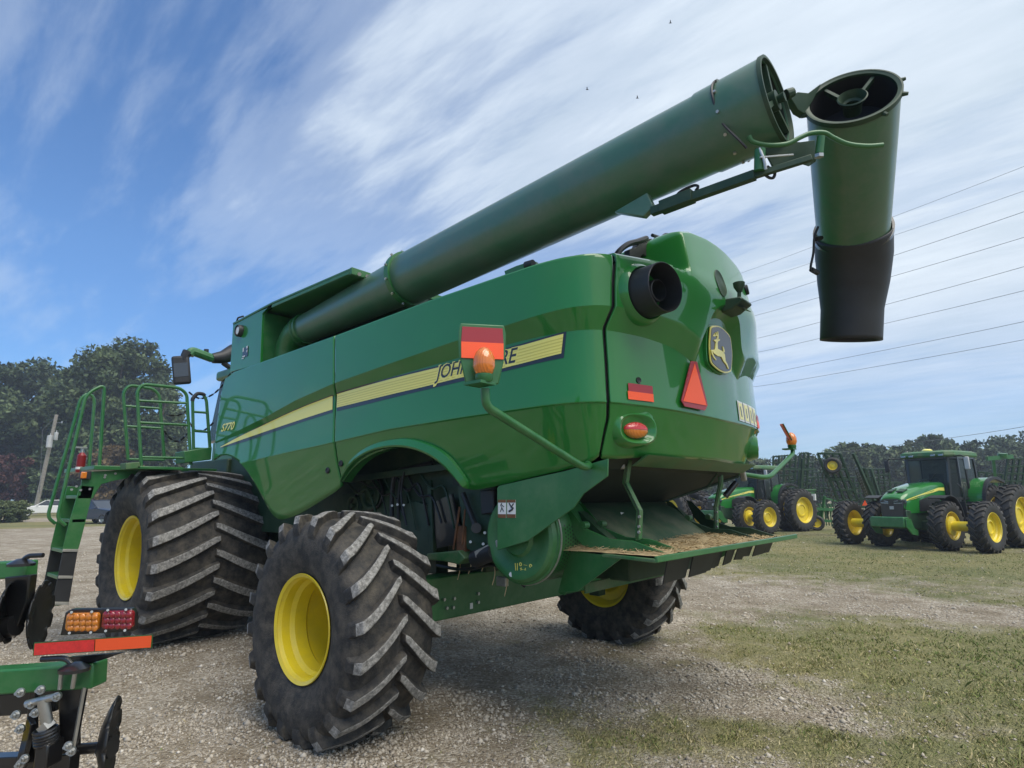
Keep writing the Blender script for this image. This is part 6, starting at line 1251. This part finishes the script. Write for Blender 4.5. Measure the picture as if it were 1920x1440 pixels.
# ================= PARKED CARS =================
CARW = mat('white_car_paint', (0.72, 0.72, 0.70), 0.3, coat=1.0); CARB = mat('dark_blue_car_paint', (0.018, 0.03, 0.06), 0.25, coat=1.0); CARG = mat('car_glass', (0.02, 0.025, 0.03), 0.05, coat=1.0)
def car(name, label, c, ang, paint, Lc, Wc, Hc, suv=True):
    t = empty(name, (c[0], c[1], 0), ang); tag(t, label, 'car'); h = Lc/2; hw = Wc/2
    low = [(-h, 0.42), (-h+0.02, 0.95), (-h+0.15, 1.02), (h*0.38, 1.06), (h*0.93, 0.92), (h, 0.75), (h, 0.42), (h*0.88, 0.30), (-h*0.88, 0.30)]
    m_ = MB(); loft(m_, [[Vector((x*kx, y, z)) for x, z in low] for y, kx in ((-hw, 0.96), (-hw*0.92, 1.0), (hw*0.92, 1.0), (hw, 0.96))]); b_ = m_.build('body', paint, t, bevel=0.05, seg=3)
    gh = [(-h*0.95, 1.0), (-h*0.85, Hc-0.06), (h*0.05, Hc-0.06), (h*0.38, 1.04)] if suv else [(-h*0.8, 1.0), (-h*0.5, Hc-0.06), (h*0.02, Hc-0.06), (h*0.40, 1.04)]
    m_ = MB(); loft(m_, [[Vector((x*(1 if k == 1 else 0.97), y, 1.0+(z-1.0)*(1 if k == 1 else 0.0))) for x, z in gh] for y, k in ((-hw*0.93, 0), (-hw*0.80, 1), (hw*0.80, 1), (hw*0.93, 0))]); m_.build('windows', CARG, t, bevel=0.03)
    MB().prism([(gh[1][0]+0.02, -hw*0.80, Hc-0.07), (gh[2][0]-0.02, -hw*0.80, Hc-0.07), (gh[2][0]-0.02, hw*0.80, Hc-0.07), (gh[1][0]+0.02, hw*0.80, Hc-0.07)], (0, 0, 0.06)).build('roof', paint, t, bevel=0.025)
    m_ = MB()
    for s_ in (1, -1):
        for x0, z0, x1, z1 in ((gh[0][0], 1.0, gh[1][0], Hc-0.06), (gh[3][0], 1.04, gh[2][0], Hc-0.06), (-h*0.1, 1.0, -h*0.1, Hc-0.06)): m_.bar((x0, hw*0.93*s_, z0), (x1, hw*0.81*s_, z1), 0.05, 0.07)
    m_.build('pillars', paint, t)
    for sx_1 in (h*0.62, -h*0.60):
        for s_ in (1, -1):
            w_ = MB().lathe([(-0.1, 0.22), (-0.11, 0.30), (-0.08, 0.34), (0.08, 0.34), (0.11, 0.30), (0.10, 0.22), (0.07, 0.20)], (sx_1, (hw-0.10)*s_, 0.34), (0, s_, 0), 28).build('wheel', RUBBERS, t)
            MB().lathe([(0.10, 0.22), (0.08, 0.20), (0.085, 0.06), (0.09, 0)], (sx_1, (hw-0.10)*s_, 0.34), (0, s_, 0), 20).build('rim', STEEL, w_)
    for s_ in (1, -1):
        MB().box((h*0.955, hw*0.72*s_, 0.80), (0.16, 0.36, 0.14)).build('headlight', MIRROR, t, bevel=0.03); MB().box((h*0.32, (hw+0.06)*s_, 1.10), (0.12, 0.16, 0.12)).build('side_mirror', paint, t, bevel=0.03)
    MB().box((h*0.985, 0, 0.70), (0.06, hw*1.0, 0.20)).build('grille', BLACKP, t, bevel=0.01); MB().box((h*0.99, 0, 0.72), (0.07, hw*1.0, 0.03)).build('grille_bar', STEEL, t); MB().box((h*0.995, 0, 0.48), (0.05, 0.5, 0.12)).build('number_plate', WHITE, t)
    return t
car('parked_car', 'white estate car parked side on beyond the gravel, next to the round bush', gat(88, 62), math.radians(80), CARW, 4.7, 1.8, 1.62); car('parked_car', 'dark blue sport utility vehicle parked facing the lot, right of the white car', gat(190, 42), math.radians(-155), CARB, 4.3, 1.85, 1.62)
# ================= DISC HARROW IN THE LEFT FOREGROUND =================
D1 = 2.45; dh = empty('disc_harrow', (-0.9, 3.9, 0)); tag(dh, 'green disc harrow wing with tail lamps and notched blades in the lower left corner', 'disc harrow'); od = Vector((-0.9, 3.9, 0)); H_ = lambda px, py, d=D1: atd(px, py, d)-od
def tube_sq(mb, a, b_, s_=0.095): mb.bar(a, b_, s_, s_)
m_ = MB(); tube_sq(m_, H_(-260, 1292), H_(188, 1262)); m_.build('frame_tube', GREEN_S, dh, bevel=0.008); m_ = MB(); tube_sq(m_, H_(-200, 1078, 2.9), H_(60, 1066, 2.9), 0.08); m_.build('frame_tube', GREEN_S, dh, bevel=0.008)
def blade(c, axis, R, name='disc_blade', parent=dh, n=10, cup=0.05):
    a = Vector(axis).normalized(); u = a.orthogonal().normalized(); v = a.cross(u); N_ = n*12; vs = []; rings = [(0.0, 0.0), (0.35, 0.006), (0.7, 0.5*cup), (0.86, 0.75*cup)]
    for k, dpt_ in rings:
        for j in range(N_): t_ = 2*math.pi*j/N_; vs.append(c+(u*math.cos(t_)+v*math.sin(t_))*R*k+a*dpt_)
    for j in range(N_):
        t_ = 2*math.pi*j/N_; ph = (j % 12)/12; rr__ = 1.0 if ph < 0.62 else 1.0-0.13*math.sin(math.pi*(ph-0.62)/0.38); vs.append(c+(u*math.cos(t_)+v*math.sin(t_))*R*rr__+a*cup)
    o = MB().add(vs, [(i*N_+k, i*N_+(k+1) % N_, (i+1)*N_+(k+1) % N_, (i+1)*N_+k) for i in range(4) for k in range(N_)]).build(name, BLADE, parent, smooth=0.7); s_ = o.modifiers.new('t', 'SOLIDIFY'); s_.thickness = 0.007; return o
BLADE = mat('dark_blade_steel', (0.02, 0.02, 0.02), 0.42, metal=0.2, var=0.3, vscale=8)
sd_v = Vector((CR[0], CR[1], 0)); fw = Vector((CF[0], CF[1], 0)).normalized()
blade(H_(184, 1392, 2.5), sd_v+fw*0.45, 0.172); blade(H_(58, 1154, 2.95), sd_v+fw*0.36, 0.165, cup=0.04); blade(H_(0, 1145, 2.85), sd_v+fw*0.3, 0.15)
m_ = MB(); m_.prism([H_(108, 1290, 2.42), H_(158, 1288, 2.42), H_(135, 1412, 2.42), H_(112, 1410, 2.42)], fw*0.03); m_.prism([H_(110, 1290, 2.42), H_(118, 1290, 2.42), H_(120, 1415, 2.42), H_(110, 1415, 2.42)], fw*0.10); m_.build('blade_standard', BLACKP, dh, bevel=0.004)
MB().bar(H_(158, 1288, 2.40), H_(138, 1398, 2.40), 0.010, 0.02).build('scraper_edge', ALUM, dh)
m_ = MB(); m_.cyl(H_(60, 1412, 2.5), H_(205, 1400, 2.5), 0.022, n=12).cyl(H_(192, 1402, 2.5), H_(212, 1400, 2.5), 0.045, n=8); m_.build('gang_axle', BLACKP, dh)
m_ = MB(); m_.prism([H_(8, 1082, 2.85), H_(56, 1078, 2.85), H_(50, 1130, 2.85), H_(28, 1182, 2.85), H_(10, 1150, 2.85)], fw*0.05); m_.build('blade_standard', BLACKP, dh, bevel=0.006)
MB().cyl(H_(8, 1178, 2.85), H_(30, 1172, 2.85), 0.05, n=14).build('blade_hub', BLACKP, dh)
# black sub frame, spring damper and hardware
m_ = MB(); m_.bar(H_(-200, 1338, 2.55), H_(108, 1312, 2.5), 0.03, 0.085); m_.build('black_beam', BLACKP, dh, bevel=0.004)
m_ = MB(); m_.prism([H_(55, 1290, 2.42), H_(66, 1289, 2.42), H_(66, 1440, 2.42), H_(40, 1445, 2.42)], fw*0.02); m_.bar(H_(-60, 1440, 2.45), H_(140, 1432, 2.45), 0.06, 0.09); m_.bar(H_(60, 1350, 2.4), H_(38, 1440, 2.4), 0.02, 0.06); m_.build('linkage_arm', BLACKP, dh, bevel=0.003)
m_ = MB(); m_.cyl(H_(80, 1310, 2.36), H_(90, 1362, 2.36), 0.021, n=16); m_.cyl(H_(50, 1320, 2.36), H_(112, 1304, 2.36), 0.014, n=14); m_.cyl(H_(83, 1356, 2.36), H_(91, 1366, 2.36), 0.032, n=6); m_.build('damper_rod', STEEL, dh)
c0, c1 = H_(86, 1366, 2.36), H_(88, 1392, 2.36); ax = (c1-c0).normalized(); u_ = ax.orthogonal().normalized(); v_ = ax.cross(u_)
MB().tube([c0+(c1-c0)*(k/80)+(u_*math.cos(k*0.36)+v_*math.sin(k*0.36))*0.037 for k in range(81)], 0.0075, 8).build('coil_spring', BLACKP, dh); MB().cyl(c0, c1, 0.028, n=16).build('spring_core', BLACKP, dh)
MB().box(H_(92, 1412, 2.36), (0.09, 0.05, 0.09), Matrix.Rotation(math.radians(-48), 3, 'Z')).build('damper_block', BLACKP, dh, bevel=0.006)
for px, py in ((40, 1298), (78, 1293), (32, 1340), (68, 1336), (60, 1320), (108, 1306), (40, 1366), (48, 1422), (40, 1432), (130, 1398), (136, 1408)):
    c = H_(px, py, 2.36); a = -fw+Vector((0, 0, 0.1)); MB().cyl(c, c+a*0.008, 0.017, n=20).cyl(c+a*0.008, c+a*0.02, 0.011, n=6).cyl(c+a*0.02, c+a*0.03, 0.006, n=10).build('bolt', STEEL, dh)
# tail lamps with the two colour reflective bar
m_ = MB(); pl = [H_(112, 1192, 2.38), H_(250, 1184, 2.38), H_(252, 1150, 2.38), H_(245, 1141, 2.38), H_(134, 1142, 2.38), H_(122, 1148, 2.38)]; m_.prism(pl, fw*0.03); lp = m_.build('lamp_bracket', BLACKP, dh, bevel=0.004)
for (xa, ya), (xb, yb), mt, nm in (((122, 1150), (184, 1184), DAMBER, 'amber_lamp'), ((190, 1146), (248, 1180), DREDLENS, 'red_lamp')):
    w2 = (xb-xa)*0.08
    P = [H_(xa+6, ya, 2.365), H_(xb-3, ya-1, 2.365), H_(xb, ya+3, 2.365), H_(xb-1, yb-5, 2.365), H_(xb-5, yb-1, 2.365), H_(xa+3, yb, 2.365), H_(xa-1, yb-5, 2.365), H_(xa+2, ya+4, 2.365)]
    l_ = MB().prism(P, fw*0.02).build(nm, mt, dh, bevel=0.003); q = MB()
    for i in range(5):
        for j in range(3):
            c = H_(xa+9+i*(xb-xa-16)/4, ya+7+j*(yb-ya-13)/2, 2.362); q.lathe([(0.0, 0.0125), (0.002, 0.011), (0.004, 0.006), (0.0045, 0)], c, -fw, 12)
    q.build('led_cell', mt, l_, smooth=1.2)
    q = MB()
    for px, py in ((xa+12, ya-2), (xb-12, ya-3), (xa+8, yb+3), (xb-14, yb+2)): q.cyl(H_(px, py, 2.37), H_(px, py, 2.355), 0.005, n=8)
    q.build('lamp_screws', STEEL, l_)
rb = MB().prism([H_(61, 1230, 2.36), H_(284, 1215, 2.36), H_(286, 1190, 2.36), H_(64, 1205, 2.36)], fw*0.004).build('reflector_backing', GREEN_S, dh)
MB().prism([H_(63, 1229, 2.355), H_(176, 1221, 2.355), H_(177, 1199, 2.355), H_(65, 1207, 2.355)], fw*0.002).build('red_reflective_tape', REDTAPE, rb); MB().prism([H_(178, 1221, 2.355), H_(282, 1214, 2.355), H_(284, 1192, 2.355), H_(179, 1199, 2.355)], fw*0.002).build('orange_reflective_tape', ORREF, rb)
# clamp handles
for ox_, oy_, d, k in ((0, 0, 2.36, 1.0), (-75, -195, 2.8, 0.8)):
    P = [(78, 1236), (116, 1234), (126, 1236), (136, 1247)] if k == 1 else [(81, 1041), (55, 1042), (46, 1047), (40, 1055)]
    MB().tube(fillet([H_(x, y, d) for x, y in P], 0.03), 0.011, 10).build('clamp_handle', BLACKP, dh)
    c = H_(140, 1252, d) if k == 1 else H_(40, 1056, d); MB().lathe([(-0.012, 0.055), (0.0, 0.055), (0.006, 0.045), (0.02, 0.02), (0.022, 0)], c, (0, 0, 1), 24).build('clamp_cap', BLACKP, dh)
MB().prism([H_(130, 1232, 2.42), H_(230, 1224, 2.42), H_(190, 1238, 2.42), H_(160, 1246, 2.42), H_(130, 1246, 2.42)], fw*0.02).build('lamp_arm', BLACKP, dh)
m_ = MB(); m_.cyl(H_(116, 1255, 2.38), H_(112, 1292, 2.38), 0.008, n=8).cyl(H_(142, 1253, 2.38), H_(136, 1290, 2.38), 0.008, n=8); m_.build('clamp_rod', STEEL, dh)
# the rest of the wing frame, left of the picture, carried by its gauge wheel
m_ = MB(); tube_sq(m_, H_(-250, 1290), H_(-195, 1078, 2.9), 0.09); m_.build('cross_tube', GREEN_S, dh, bevel=0.008)
wc = H_(-300, 1420, 2.7); wc.z = 0.36; gw_ = bpy.data.objects.new('gauge_wheel', None); link(gw_, dh); gw_.location = wc; gw_.rotation_euler = (0, 0, math.radians(-45))
MB().lathe([(-0.10, 0.2), (-0.12, 0.30), (-0.08, 0.355), (0.08, 0.355), (0.12, 0.30), (0.10, 0.2)], (0, 0, 0), (0, 1, 0), 32).build('tyre', RUBBERS, gw_); MB().lathe([(0.10, 0.2), (0.05, 0.18), (0.05, 0)], (0, 0, 0), (0, 1, 0), 28).lathe([(-0.10, 0.2), (-0.05, 0.18), (-0.05, 0)], (0, 0, 0), (0, 1, 0), 28).build('rim', YELLOW, gw_)
m_ = MB(); m_.bar(H_(-250, 1290), wc+Vector((0, 0, 0.0)), 0.08, 0.08); m_.build('wheel_arm', BLACKP, dh, bevel=0.005)
# ================= BIRDS =================
BIRD = mat('bird_dark', (0.03, 0.03, 0.03), 0.8)
for i, (px, py, lb) in enumerate(((1257, 43, 'small dark bird highest in the sky, left of the auger end'), (1101, 168, 'small dark bird in the sky left of a second bird'), (1195, 184, 'small dark bird in the sky, nearest the auger tube'))):
    c = atd(px, py, 22); m_ = MB(); m_.tube([c+sd_v*-0.05, c+sd_v*-0.02, c+sd_v*0.03, c+sd_v*0.06], [0.004, 0.016, 0.014, 0.002], 8)
    for s_ in (1, -1): m_.prism([c+sd_v*0.015, c+sd_v*-0.02, c+sd_v*(-0.03)+fw*(0.09*s_)+Vector((0, 0, 0.05)), c+sd_v*0.005+fw*(0.06*s_)+Vector((0, 0, 0.045))], (0, 0, 0.004))
    tag(m_.build('bird', BIRD), lb, 'bird', 'birds in the sky')
# ================= HAZE =================
HM = bpy.data.materials.new('haze'); HM.use_nodes = True; nt = HM.node_tree; nt.nodes.clear()
pv = N(nt, 'ShaderNodeVolumePrincipled'); pv.inputs['Color'].default_value = (0.78, 0.86, 1.0, 1); pv.inputs['Density'].default_value = 0.0011; pv.inputs['Anisotropy'].default_value = 0.2
ho = N(nt, 'ShaderNodeOutputMaterial'); L(nt, pv.outputs[0], ho.inputs['Volume'])
hz_ = MB().bb((-60, -190, -1.0), (190, 60, 26)).build('haze', HM, smooth=0); hz_['kind'] = 'stuff'; hz_['label'] = 'thin blue air haze over the whole machinery lot'
